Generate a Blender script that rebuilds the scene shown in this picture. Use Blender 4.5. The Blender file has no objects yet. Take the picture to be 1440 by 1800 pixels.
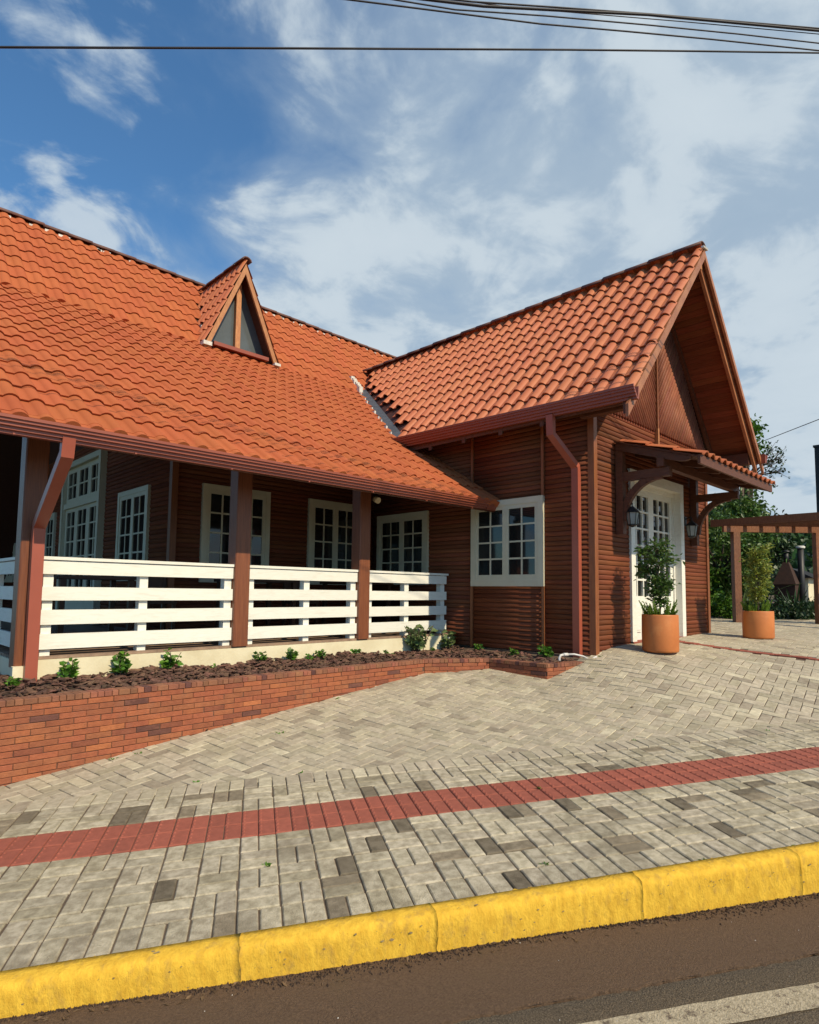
import bpy, math, random
import numpy as np
from mathutils import Vector, Matrix
random.seed(7); rng = np.random.default_rng(7)
S = bpy.context.scene
C = S.collection
R = math.radians

# ------------------------------------------------------------------ camera, sky, sun, exposure
# world axes: X along the porch front, Y into the house, Z up; the photographer's eye is the origin
yaw, pitch, roll = R(44.495), R(4.36), R(0.675)
fwd = Vector((math.sin(yaw)*math.cos(pitch), math.cos(yaw)*math.cos(pitch), math.sin(pitch)))
rgt = Vector((math.cos(yaw), -math.sin(yaw), 0)); up0 = rgt.cross(fwd)
right = rgt*math.cos(roll) + up0*math.sin(roll); up = -rgt*math.sin(roll) + up0*math.cos(roll)
cam = bpy.data.cameras.new('camera'); camo = bpy.data.objects.new('camera', cam); C.objects.link(camo)
camo.matrix_world = Matrix(((right.x, up.x, -fwd.x, 0), (right.y, up.y, -fwd.y, 0), (right.z, up.z, -fwd.z, 0), (0, 0, 0, 1)))
cam.sensor_fit = 'VERTICAL'; cam.sensor_height = 36.0; cam.lens = 36*1081/1800
cam.shift_y = 58.3/1800; cam.clip_start = .05; cam.clip_end = 3000
S.camera = camo

SUN_EL = R(43.0); SUN_AZ = math.atan2(-0.015, -1.0)           # direction towards the sun: straight out from the facade
to_sun = Vector((math.sin(SUN_AZ)*math.cos(SUN_EL), math.cos(SUN_AZ)*math.cos(SUN_EL), math.sin(SUN_EL)))
sun = bpy.data.lights.new('sun', 'SUN'); sun.energy = 5.0; sun.angle = R(0.53); sun.color = (1.0, .86, .62)
suno = bpy.data.objects.new('sun', sun); C.objects.link(suno)
suno.rotation_euler = (-to_sun).to_track_quat('-Z', 'Y').to_euler(); suno.location = (0, -20, 30)

W = bpy.data.worlds.new('World'); S.world = W; W.use_nodes = True
def build_world():
    nt = W.node_tree; N = nt.nodes; L = nt.links
    for n_ in list(N): N.remove(n_)
    out = N.new('ShaderNodeOutputWorld'); bg = N.new('ShaderNodeBackground'); bg.inputs['Strength'].default_value = .145
    sky = N.new('ShaderNodeTexSky'); sky.sky_type = 'NISHITA'; sky.sun_disc = False
    sky.sun_elevation = SUN_EL; sky.sun_rotation = SUN_AZ; sky.altitude = 500; sky.air_density = 1.0; sky.dust_density = .6; sky.ozone_density = 2.2
    tc = N.new('ShaderNodeTexCoord'); sep = N.new('ShaderNodeSeparateXYZ'); L.new(tc.outputs['Generated'], sep.inputs[0])
    def math_(op, a, b=None, clamp=False):
        m = N.new('ShaderNodeMath'); m.operation = op; m.use_clamp = clamp
        for i, q in enumerate((a, b)):
            if q is None: continue
            if isinstance(q, (int, float)): m.inputs[i].default_value = q
            else: L.new(q, m.inputs[i])
        return m.outputs[0]
    zz = math_('ADD', math_('MAXIMUM', sep.outputs[2], 0.0), .22)
    px = math_('DIVIDE', sep.outputs[0], zz); py = math_('DIVIDE', sep.outputs[1], zz)
    cmb = N.new('ShaderNodeCombineXYZ'); L.new(px, cmb.inputs[0]); L.new(py, cmb.inputs[1]); cmb.inputs[2].default_value = 3.7
    def noise(scale, detail, rough, dist, lac=2.0):
        n_ = N.new('ShaderNodeTexNoise'); n_.inputs['Scale'].default_value = scale; n_.inputs['Detail'].default_value = detail
        n_.inputs['Roughness'].default_value = rough; n_.inputs['Distortion'].default_value = dist; n_.inputs['Lacunarity'].default_value = lac
        L.new(cmb.outputs[0], n_.inputs['Vector']); return n_.outputs[0]
    n1 = noise(4.2, 11, .54, .45); n2 = noise(1.1, 4, .5, .2); n3 = noise(10.0, 8, .58, .6)
    # a thin veil thickening towards +X (the right of the photograph), broken puffs elsewhere and towards the horizon
    side = math_('SUBTRACT', sep.outputs[0], .45)
    low = math_('MULTIPLY', math_('SUBTRACT', .60, sep.outputs[2]), .22)
    def sstep(x, a, b, c, d):
        k = N.new('ShaderNodeMapRange'); k.interpolation_type = 'SMOOTHSTEP'; L.new(x, k.inputs[0])
        for i, q in enumerate((a, b, c, d)): k.inputs[i+1].default_value = q
        return k.outputs[0]
    fv = math_('ADD', math_('ADD', math_('MULTIPLY', n2, .42), math_('ADD', math_('MULTIPLY', n1, .50), math_('MULTIPLY', n3, .06))), math_('MULTIPLY', side, .80))
    veil = sstep(math_('ADD', fv, low), .33, .66, .02, .90)
    fp = math_('ADD', math_('ADD', math_('MULTIPLY', n1, .85), math_('MULTIPLY', n3, .25)), math_('ADD', math_('MULTIPLY', side, .10), low))
    puff = sstep(fp, .525, .67, 0, .82)
    class _m: pass
    mr = _m(); mr.outputs = [math_('SUBTRACT', 1.0, math_('MULTIPLY', math_('SUBTRACT', 1.0, veil), math_('SUBTRACT', 1.0, puff)))]
    ccol = N.new('ShaderNodeMixRGB'); L.new(math_('ADD', math_('MULTIPLY', puff, .55), math_('MULTIPLY', n1, .45)), ccol.inputs[0])
    ccol.inputs[1].default_value = (2.3, 3.1, 3.95, 1); ccol.inputs[2].default_value = (4.7, 5.25, 5.6, 1)
    tint = N.new('ShaderNodeMixRGB'); tint.blend_type = 'MULTIPLY'; tint.inputs[0].default_value = 1
    L.new(sky.outputs[0], tint.inputs[1]); tint.inputs[2].default_value = (.58, .95, 1.12, 1)
    mix = N.new('ShaderNodeMixRGB'); L.new(mr.outputs[0], mix.inputs[0]); L.new(tint.outputs[0], mix.inputs[1]); L.new(ccol.outputs[0], mix.inputs[2])
    L.new(mix.outputs[0], bg.inputs['Color']); L.new(bg.outputs[0], out.inputs['Surface'])
build_world()
S.view_settings.view_transform = 'Standard'; S.view_settings.look = 'None'
S.view_settings.exposure = 0.0; S.view_settings.gamma = 1.0; S.view_settings.use_curve_mapping = False
S.render.engine = 'CYCLES'

# ------------------------------------------------------------------ helpers: materials
def M(name, c1, c2=None, rough=.6, nscale=4.0, var=.25, bump=0., bscale=60., stretch=(1, 1, 1), spec=.4, hue=0., ramp=None, metal=0., coat=0., nlo=.35, nhi=.65, dirt=None, dscale=1.5, dlo=.55, dhi=.75, island=True, transl=0.):
    """noise between two colours in world position, a random step per piece, fine relief"""
    m = bpy.data.materials.new(name); m.use_nodes = True; nt = m.node_tree; N = nt.nodes; L = nt.links
    b = N['Principled BSDF']; b.inputs['Roughness'].default_value = rough; b.inputs['Metallic'].default_value = metal
    b.inputs['Specular IOR Level'].default_value = spec
    if coat: b.inputs['Coat Weight'].default_value = coat; b.inputs['Coat Roughness'].default_value = .25
    g = N.new('ShaderNodeNewGeometry'); mp = N.new('ShaderNodeMapping'); mp.inputs['Scale'].default_value = stretch
    L.new(g.outputs['Position'], mp.inputs['Vector'])
    def noise(scale, detail=6, rgh=.6):
        n_ = N.new('ShaderNodeTexNoise'); n_.inputs['Scale'].default_value = scale; n_.inputs['Detail'].default_value = detail
        n_.inputs['Roughness'].default_value = rgh; L.new(mp.outputs[0], n_.inputs['Vector']); return n_.outputs[0]
    def mrange(src, a, b_, c, d):
        k = N.new('ShaderNodeMapRange'); L.new(src, k.inputs[0]); k.inputs[1].default_value = a; k.inputs[2].default_value = b_
        k.inputs[3].default_value = c; k.inputs[4].default_value = d; return k.outputs[0]
    oi = N.new('ShaderNodeObjectInfo'); ad = N.new('ShaderNodeMath'); ad.operation = 'ADD'; L.new(oi.outputs['Random'], ad.inputs[0])
    if island: L.new(g.outputs['Random Per Island'], ad.inputs[1])
    else: ad.inputs[1].default_value = 0
    fr = N.new('ShaderNodeMath'); fr.operation = 'FRACT'; L.new(ad.outputs[0], fr.inputs[0]); rnd = fr.outputs[0]
    mix = N.new('ShaderNodeMixRGB'); L.new(mrange(noise(nscale), nlo, nhi, 0, 1), mix.inputs[0])
    mix.inputs[1].default_value = (*c1, 1); mix.inputs[2].default_value = (*(c2 or c1), 1); col = mix.outputs[0]
    if ramp:                                           # a few pieces of another colour: list of (from, colour, mix amount)
        cr = N.new('ShaderNodeValToRGB'); cr.color_ramp.interpolation = 'CONSTANT'; el = cr.color_ramp.elements
        while len(el) > 1: el.remove(el[-1])
        el[0].position = 0; el[0].color = (1, 1, 1, 1)
        for p_, c_ in ramp:
            e = el.new(p_); e.color = (*c_, 1)
        L.new(rnd, cr.inputs[0]); mu = N.new('ShaderNodeMixRGB'); mu.blend_type = 'MULTIPLY'; mu.inputs[0].default_value = 1
        L.new(col, mu.inputs[1]); L.new(cr.outputs[0], mu.inputs[2]); col = mu.outputs[0]
    if dirt:
        dm = N.new('ShaderNodeMixRGB'); L.new(mrange(noise(dscale, 8, .65), dlo, dhi, 0, 1), dm.inputs[0]); L.new(col, dm.inputs[1]); dm.inputs[2].default_value = (*dirt, 1); col = dm.outputs[0]
    if var or hue:
        w2 = N.new('ShaderNodeTexWhiteNoise'); w2.noise_dimensions = '1D'; L.new(rnd, w2.inputs['W'])
        hs = N.new('ShaderNodeHueSaturation'); L.new(col, hs.inputs['Color'])
        L.new(mrange(w2.outputs['Value'], 0, 1, 1-var, 1+var), hs.inputs['Value'])
        if hue: L.new(mrange(rnd, 0, 1, .5-hue, .5+hue), hs.inputs['Hue'])
        col = hs.outputs[0]
    L.new(col, b.inputs['Base Color'])
    if bump:
        bn = N.new('ShaderNodeBump'); bn.inputs['Strength'].default_value = bump; bn.inputs['Distance'].default_value = .01
        L.new(noise(bscale, 5, .65), bn.inputs['Height']); L.new(bn.outputs[0], b.inputs['Normal'])
    if transl:
        tr = N.new('ShaderNodeBsdfTranslucent'); L.new(col, tr.inputs['Color']); ms = N.new('ShaderNodeMixShader'); ms.inputs[0].default_value = transl
        L.new(b.outputs[0], ms.inputs[1]); L.new(tr.outputs[0], ms.inputs[2]); L.new(ms.outputs[0], N['Material Output'].inputs['Surface'])
    return m

m_tile = M('terracotta_tile', (.415, .113, .043), (.37, .098, .037), .75, 1.2, .045, .25, 120, hue=.003, spec=.12, dirt=(.365, .100, .038), dscale=.45, dlo=.55, dhi=.85)
m_wtile = M('glazed_terracotta_tile', (.47, .150, .064), (.42, .125, .053), .5, 3.0, .045, .15, 120, hue=.003, spec=.3)
m_ridge = M('old_ridge_tile', (.10, .05, .04), (.16, .07, .05), .7, 8, .2)
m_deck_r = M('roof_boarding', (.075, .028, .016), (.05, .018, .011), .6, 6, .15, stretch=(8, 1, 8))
m_siding = M('varnished_siding', (.198, .062, .029), (.133, .040, .018), .55, 3.0, .22, .25, 30, stretch=(1.2, 1.2, 34), spec=.10, hue=.006)
m_gable = M('varnished_gable_board', (.26, .090, .050), (.19, .063, .035), .6, 5.0, .13, .2, 30, spec=.2, hue=.006)
m_trim = M('varnished_trim', (.25, .085, .028), (.18, .055, .020), .5, 4, .12, .2, 40, stretch=(20, 20, 1.2), spec=.5)
m_post = M('varnished_post', (.21, .070, .028), (.14, .042, .018), .42, 4, .08, .2, 40, stretch=(26, 26, 1.0), spec=.5)
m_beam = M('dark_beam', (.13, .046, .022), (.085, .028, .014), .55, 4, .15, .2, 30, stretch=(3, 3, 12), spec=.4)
m_light_wood = M('light_and_sunlit_wood', (.48, .22, .085), (.36, .14, .055), .5, 5, .12, .2, 40, stretch=(6, 6, 2))  # light wood; also carries the sunlit tone of batten foot and ridge purlin
m_pergola = M('pergola_timber', (.25, .105, .048), (.16, .06, .028), .5, 5, .15, .2, 40, stretch=(10, 10, 3))
m_gutter = M('painted_gutter', (.29, .075, .040), (.26, .065, .035), .38, 2, .04, spec=.5)
m_pipe = M('painted_downpipe', (.34, .085, .050), (.30, .072, .042), .38, 2, .04, spec=.5)
m_white = M('white_paint', (.78, .765, .69), (.74, .72, .64), .5, 6, .03, .15, 50, stretch=(2, 2, 14), dirt=(.62, .60, .52), dscale=2.2, dlo=.52, dhi=.80)
m_cream = M('cream_window_paint', (.58, .53, .40), (.54, .49, .36), .5, 5, .03)
m_plinth = M('cream_plinth', (.74, .67, .48), (.64, .56, .38), .8, 3, .03, .3, 40, dirt=(.55, .47, .30), dscale=1.2)
m_deck = M('deck_board', (.26, .175, .12), (.16, .105, .075), .6, 5, .25, .2, 40, stretch=(2, 20, 2))
m_glass = M('dark_pane', (.010, .012, .012), (.016, .018, .018), .05, 2, .3, spec=.6)  # opaque, the unlit rooms behind are put into the near-black colour
m_glass_d = M('sky_toned_pane', (.09, .105, .11), (.07, .08, .085), .10, 2, .1, spec=.5)  # dormer glass, its grey sky reflection put into the base colour
m_brick = M('planter_brick', (.335, .106, .048), (.265, .082, .039), .88, 18, .09, .7, 70, hue=.004,
            ramp=[(.025, (.42, .55, .85)), (.05, (.70, .74, .82)), (.10, (1, 1, 1)), (.42, (.90, .93, .96)), (.60, (1.05, 1.03, 1)), (.80, (.95, 1.0, 1.03)), (.96, (1.25, 1.25, 1.15))], dirt=(.24, .10, .06), dscale=6, dlo=.56, dhi=.8)
m_cap = M('cap_brick', (.30, .115, .060), (.22, .085, .05), .85, 9, .18, .6, 70, hue=.012, ramp=[(.06, (.40, .45, .62)), (.15, (1, 1, 1)), (.5, (.85, .85, .9))])
m_mortar = M('dark_mortar', (.13, .08, .055), (.09, .055, .04), .95, 20, 0, .5, 90)
m_paver = M('grey_paver', (.52, .455, .335), (.315, .268, .185), .9, 20, .10, .9, 120, hue=.006, nlo=.38, nhi=.64,
            ramp=[(.07, (.38, .36, .33)), (.125, (.55, .52, .48)), (.17, (1, 1, 1)), (.40, (.94, .94, .94)), (.62, (1.04, 1.03, 1.02)), (.86, (.84, .82, .79))], dirt=(.20, .165, .11), dscale=2.6, dlo=.50, dhi=.76)
m_plaza = M('beige_paver', (.465, .405, .30), (.335, .285, .205), .9, 20, .10, .45, 100, hue=.008,
            ramp=[(.03, (.72, .71, .70)), (.10, (1, 1, 1)), (.40, (.93, .93, .93)), (.66, (1.05, 1.04, 1.02)), (.86, (.86, .85, .83)), (.95, (1.2, 1.2, 1.2))], dirt=(.30, .25, .175), dscale=2.2, dlo=.52, dhi=.78)
m_redp = M('red_tactile_paver', (.315, .088, .056), (.25, .070, .044), .88, 26, .10, .45, 100, island=False, dirt=(.24, .07, .05), dscale=3.0, dlo=.6, dhi=.8)
m_joint = M('joint_sand', (.14, .10, .07), (.09, .065, .045), .95, 30, 0, .4, 150)
m_kerb = M('yellow_kerb_paint', (.74, .455, .052), (.585, .335, .035), .85, 26, 0, .7, 80, spec=.12, nlo=.36, nhi=.66, stretch=(1, 1, .5), dirt=(.44, .265, .055), dscale=20, dlo=.53, dhi=.72)
m_kerb_worn = M('bare_kerb_concrete', (.30, .22, .10), (.20, .14, .07), .9, 30, .2, .6, 80)
m_asph = M('dusty_asphalt', (.205, .125, .072), (.125, .074, .043), .95, 110, 0, 1.6, 190, dirt=(.17, .108, .058), dscale=2.2)
m_asph2 = M('grey_asphalt', (.31, .235, .150), (.10, .075, .049), .95, 150, 0, 1.6, 170)
m_line = M('worn_white_line', (.54, .45, .31), (.32, .26, .17), .9, 70, 0, 1.0, 150, dirt=(.12, .085, .06), dscale=26, dlo=.55, dhi=.66)
m_dirt = M('kerb_dirt', (.075, .046, .030), (.045, .028, .02), .98, 40, .3, .8, 90)
m_bark = M('bark_chip', (.150, .078, .052), (.085, .043, .03), .85, 30, .45, .5, 90, hue=.015)
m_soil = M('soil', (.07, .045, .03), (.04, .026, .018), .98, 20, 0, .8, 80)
m_pot = M('orange_clay_pot', (.56, .185, .050), (.44, .135, .036), .5, 2.2, .04, .12, 60, dirt=(.62, .26, .085), dscale=4, dlo=.55, dhi=.8)
m_leaf = M('leaf_green', (.085, .155, .026), (.045, .095, .018), .42, 8, .35, hue=.02, transl=.30)
m_leaf_b = M('bright_leaf', (.095, .20, .018), (.06, .14, .014), .42, 8, .35, hue=.02, transl=.35)
m_leaf_y = M('yellowish_leaf', (.30, .33, .06), (.15, .20, .035), .42, 8, .4, hue=.025, transl=.35)
m_leaf_d = M('dark_leaf', (.030, .066, .020), (.018, .044, .014), .45, 8, .4, hue=.02, transl=.25)
m_fern = M('foxtail_fern', (.24, .36, .05), (.15, .26, .035), .5, 10, .3, transl=.35)
m_plant = M('seedling_leaf', (.12, .25, .03), (.07, .17, .02), .38, 12, .3, hue=.015, transl=.3)
m_sedum = M('grey_green_leaf', (.17, .23, .085), (.11, .165, .06), .45, 12, .25, transl=.2)
m_bloom = M('white_bloom', (.8, .78, .65), None, .6, 5, .05)
m_bark_t = M('tree_bark', (.11, .075, .05), (.06, .042, .03), .9, 12, .1, .8, 40, stretch=(3, 3, 1))
m_iron = M('black_iron', (.012, .012, .013), (.02, .018, .017), .5, 8, 0)
m_dkwall = M('charcoal_wall', (.028, .027, .030), (.022, .021, .024), .8, 3, 0)
m_cable = M('cable_sheath', (.018, .016, .022), None, .6, 5, 0)
m_lead = M('lead_flashing', (.085, .09, .10), (.06, .062, .066), .55, 8, 0, .3, 40)
m_mort_w = M('white_mortar', (.66, .63, .57), (.5, .47, .42), .9, 20, 0, .5, 60)
m_clear = M('lantern_glass', (.30, .31, .29), (.22, .23, .22), .15, 5, 0, spec=.6)
m_pvc = M('white_pvc', (.62, .60, .57), (.5, .48, .45), .35, 9, 0)
m_oven_shaded = M('brick_oven', (.05, .022, .014), (.032, .015, .010), .85, 14, 0, .6, 40)  # tree shade on the oven is put into this dark base colour
m_hill = M('wooded_hillside', (.030, .052, .022), (.014, .026, .012), .95, .22, 0, 0, dirt=(.055, .075, .03), dscale=.5, dlo=.5, dhi=.75)
m_earth = M('earth', (.10, .085, .045), (.06, .075, .025), .95, 1.2, 0)
m_furn = M('dark_furniture_wood', (.075, .035, .02), (.045, .02, .012), .45, 6, .1)
m_dead = M('dry_leaf', (.13, .08, .04), (.08, .05, .028), .8, 20, .4)

# ------------------------------------------------------------------ helpers: meshes
class MB:
    def __init__(s): s.v = []; s.f = []; s.sm = []
    def add(s, vs, fs, smooth=False):
        o = len(s.v); s.v += [tuple(q) for q in vs]; s.f += [tuple(i+o for i in f) for f in fs]; s.sm += [smooth]*len(fs); return s
    def box(s, x0, x1, y0, y1, z0, z1):
        x0, x1 = sorted((x0, x1)); y0, y1 = sorted((y0, y1)); z0, z1 = sorted((z0, z1))
        return s.add([(x0, y0, z0), (x1, y0, z0), (x1, y1, z0), (x0, y1, z0), (x0, y0, z1), (x1, y0, z1), (x1, y1, z1), (x0, y1, z1)],
                     [(0, 3, 2, 1), (4, 5, 6, 7), (0, 1, 5, 4), (1, 2, 6, 5), (2, 3, 7, 6), (3, 0, 4, 7)])
    def fbox(s, F, u0, u1, v0, v1, d0, d1):            # box in a wall frame F = (origin, U, N): u along, v up, d outwards
        O, U, Nn = F; Z = Vector((0, 0, 1)); P = lambda u, v, d: O + U*u + Z*v + Nn*d
        return s.add([P(u0, v0, d0), P(u1, v0, d0), P(u1, v0, d1), P(u0, v0, d1), P(u0, v1, d0), P(u1, v1, d0), P(u1, v1, d1), P(u0, v1, d1)],
                     [(0, 3, 2, 1), (4, 5, 6, 7), (0, 1, 5, 4), (1, 2, 6, 5), (2, 3, 7, 6), (3, 0, 4, 7)])
    def extr(s, prof, O, A, B, E, smooth=False, caps=True, closed=True):   # 2D profile (a,b) at O in axes A,B pushed along E
        n = len(prof); O, A, B, E = Vector(O), Vector(A), Vector(B), Vector(E)
        vs = [O + A*a + B*b for a, b in prof] + [O + A*a + B*b + E for a, b in prof]
        m = n if closed else n-1
        s.add(vs, [(i, (i+1) % n, n+(i+1) % n, n+i) for i in range(m)], smooth)
        if caps:
            o = len(s.v)-2*n; s.f += [tuple(o+i for i in reversed(range(n))), tuple(o+n+i for i in range(n))]; s.sm += [False]*2
        return s
    def tube(s, pts, r, n=8, caps=True, smooth=True):
        pts = [Vector(p) for p in pts]; rs = r if isinstance(r, (list, tuple)) else [r]*len(pts); rings = []; o = len(s.v)
        prev = None
        for i, p in enumerate(pts):
            t = (pts[min(i+1, len(pts)-1)] - pts[max(i-1, 0)]).normalized()
            a = prev if prev is not None else (Vector((0, 0, 1)) if abs(t.z) < .9 else Vector((1, 0, 0)))
            a = (a - t*a.dot(t)).normalized(); b = t.cross(a); prev = a
            for k in range(n):
                w = 2*math.pi*k/n; s.v.append(tuple(p + (a*math.cos(w) + b*math.sin(w))*rs[i]))
        for i in range(len(pts)-1):
            for k in range(n):
                s.f.append((o+i*n+k, o+i*n+(k+1) % n, o+(i+1)*n+(k+1) % n, o+(i+1)*n+k)); s.sm.append(smooth)
        if caps:
            s.f.append(tuple(o+k for k in reversed(range(n)))); s.f.append(tuple(o+(len(pts)-1)*n+k for k in range(n))); s.sm += [False]*2
        return s
    def rtube(s, pts, w, d, side):                     # rectangular pipe, side = horizontal width axis
        pts = [Vector(p) for p in pts]; side = Vector(side); o = len(s.v)
        for i, p in enumerate(pts):
            t = (pts[min(i+1, len(pts)-1)] - pts[max(i-1, 0)]).normalized(); b = t.cross(side).normalized()
            for a, c in ((-1, -1), (1, -1), (1, 1), (-1, 1)): s.v.append(tuple(p + side*a*w/2 + b*c*d/2))
        for i in range(len(pts)-1):
            for k in range(4): s.f.append((o+i*4+k, o+i*4+(k+1) % 4, o+(i+1)*4+(k+1) % 4, o+(i+1)*4+k)); s.sm.append(False)
        s.f += [(o+3, o+2, o+1, o), tuple(o+(len(pts)-1)*4+k for k in range(4))]; s.sm += [False]*2
        return s
    def lathe(s, prof, c, n=40, smooth=True):          # (r,z) list
        o = len(s.v); c = Vector(c)
        for r, z in prof:
            for k in range(n): a = 2*math.pi*k/n; s.v.append((c.x+r*math.cos(a), c.y+r*math.sin(a), c.z+z))
        for i in range(len(prof)-1):
            for k in range(n): s.f.append((o+i*n+k, o+i*n+(k+1) % n, o+(i+1)*n+(k+1) % n, o+(i+1)*n+k)); s.sm.append(smooth)
        return s
    def mesh(s, name, mat):
        me = bpy.data.meshes.new(name); me.from_pydata(s.v, [], s.f); me.polygons.foreach_set('use_smooth', s.sm)
        me.materials.append(mat); me.update(); return me
    def build(s, name, mat, parent=None, kind=None): return link(name, s.mesh(name, mat), parent, None, kind)
def link(name, me, parent=None, mw=None, kind=None):
    o = bpy.data.objects.new(name, me); C.objects.link(o)
    if mw is not None: o.matrix_basis = mw
    if parent is not None:
        o.parent = parent
        if 'inv' in parent: o.matrix_parent_inverse = Matrix.Translation(-parent.location)
    if kind: o['kind'] = kind
    return o
def root(name, label, cat, loc, group=None):           # Empty at a thing's base
    o = bpy.data.objects.new(name, None); C.objects.link(o); o.location = loc; o['inv'] = 1; o.empty_display_size = .2
    return tag(o, label, cat, group)
def tag(o, label, cat, group=None):
    o['label'] = label; o['category'] = cat
    if group: o['group'] = group
    return o
def fmat(O, A, B, Z): O, A, B, Z = map(Vector, (O, A, B, Z)); return Matrix(((A.x, B.x, Z.x, O.x), (A.y, B.y, Z.y, O.y), (A.z, B.z, Z.z, O.z), (0, 0, 0, 1)))
def tile_field(name, me, mats, parent, stuffname, limit, mat, key):
    """the largest-looking pieces as objects, the rest joined"""
    order = sorted(range(len(mats)), key=lambda i: key(mats[i]))
    for i in order[:limit]: link(name, me, parent, mats[i])
    rest = order[limit:]
    if rest:
        V0 = np.array([v.co[:] for v in me.vertices]); F0 = [tuple(p.vertices) for p in me.polygons]; sm0 = [p.use_smooth for p in me.polygons]
        mb = MB()
        for i in rest:
            A = np.array(mats[i]); w = V0 @ A[:3, :3].T + A[:3, 3]; mb.add(w.tolist(), F0); mb.sm[-len(F0):] = sm0
        mb.build(stuffname, mat, parent, 'stuff')
campos_key = lambda m: m.translation.length
def in_view(p, mg=1.25):
    p = Vector(p); z = p.dot(fwd)
    if z < .3: return False
    u = 720 + 1081*p.dot(right)/z; v = 958 - 1081*p.dot(up)/z
    return -720*(mg-1)*2 < u < 1440+720*(mg-1)*2 and -300 < v < 2100
def visible_key(m):
    p = m.translation
    return p.length + (0 if in_view(p, 1.02) else 500)
def piece(name, l, w, h, bev, mat):                    # chamfered block: x 0..l, y 0..w, top at z=0, down to -h
    mb = MB(); b = bev
    mb.add([(0, 0, -h), (l, 0, -h), (l, w, -h), (0, w, -h), (0, 0, -b), (l, 0, -b), (l, w, -b), (0, w, -b), (b, b, 0), (l-b, b, 0), (l-b, w-b, 0), (b, w-b, 0)],
           [(0, 1, 5, 4), (1, 2, 6, 5), (2, 3, 7, 6), (3, 0, 4, 7), (4, 5, 9, 8), (5, 6, 10, 9), (6, 7, 11, 10), (7, 4, 8, 11), (8, 9, 10, 11)])
    return mb.mesh(name, mat)

# ------------------------------------------------------------------ ground heights
O0 = np.array([1.4102, 2.4728, -1.4798]); A1, A2, A3 = -.5341, .0413, .0363
E1 = np.array([math.cos(A2)*math.cos(A1), math.cos(A2)*math.sin(A1), math.sin(A2)])       # along the kerb, uphill
E2 = np.cross([0, 0, 1], E1); E2 /= np.linalg.norm(E2); NN = np.cross(E1, E2)
E2 = math.cos(A3)*E2 + math.sin(A3)*NN; NN = np.cross(E1, E2)
def sp(s, t, d=0.): q = O0 + E1*s + E2*t + NN*d; return Vector(q)                          # sidewalk plane
def zplane(x, y): return O0[2] - (NN[0]*(x-O0[0]) + NN[1]*(y-O0[1]))/NN[2]
E1h = E1[:2]/np.linalg.norm(E1[:2]); E2h = np.array([-E1h[1], E1h[0]])
def st_of(x, y): d = np.array([x-O0[0], y-O0[1]]); return float(d@E1h), float(d@E2h)
ctrl = [(1.1, 5.43, .0), (1.92, 5.43, .035), (2.6, 5.43, .075), (3.44, 5.43, .105), (4.0, 5.43, .135), (4.63, 5.43, .165), (5.6, 5.43, .21), (6.38, 4.95, .215), (6.45, 4.15, .17),
        (7.29, 3.97, .375), (7.05, 3.95, .315), (8.26, 4.0, .415), (10.16, 4.0, .337), (11.2, 4.0, .297), (9.2, 3.69, .372), (9.2, 3.26, .337), (9.2, 2.89, .312), (9.2, 2.41, .294), (9.2, 1.96, .278),
        (7.72, 3.336, .37), (10.7, 3.075, .297), (14.1, 4.45, .22), (15.3, 3.3, .15), (16, 8, .2), (8, 7, .3), (12, 9, .2), (18, 4, .1)]
for s_ in (-4, -2, -1, 0, 1, 2, 3, 4, 5, 6, 7.5, 9, 11, 14): 
    for t_ in (2.1, 1.2):
        q = O0[:2] + E1h*s_ + E2h*t_; ctrl.append((q[0], q[1], 0.0))
ctrl = np.array(ctrl)
def _tps(r2): return np.where(r2 > 1e-9, .5*r2*np.log(np.maximum(r2, 1e-9)), 0)
_n = len(ctrl); _K = _tps(((ctrl[:, None, :2]-ctrl[None, :, :2])**2).sum(-1)) + np.eye(_n)*.01; _P = np.c_[np.ones(_n), ctrl[:, :2]]
_sol = np.linalg.solve(np.block([[_K, _P], [_P.T, np.zeros((3, 3))]]), np.r_[ctrl[:, 2], 0, 0, 0])
def rise(x, y):
    s, t = st_of(x, y)
    if t < 2.05: return 0.
    r2 = (ctrl[:, 0]-x)**2 + (ctrl[:, 1]-y)**2
    v = float(_tps(r2)@_sol[:_n] + _sol[_n] + _sol[_n+1]*x + _sol[_n+2]*y)
    k = min(1., (t-2.05)/.4); k = k*k*(3-2*k)
    return max(-.05, min(.45, v))*k
def G(x, y): return zplane(x, y) + rise(x, y)

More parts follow.
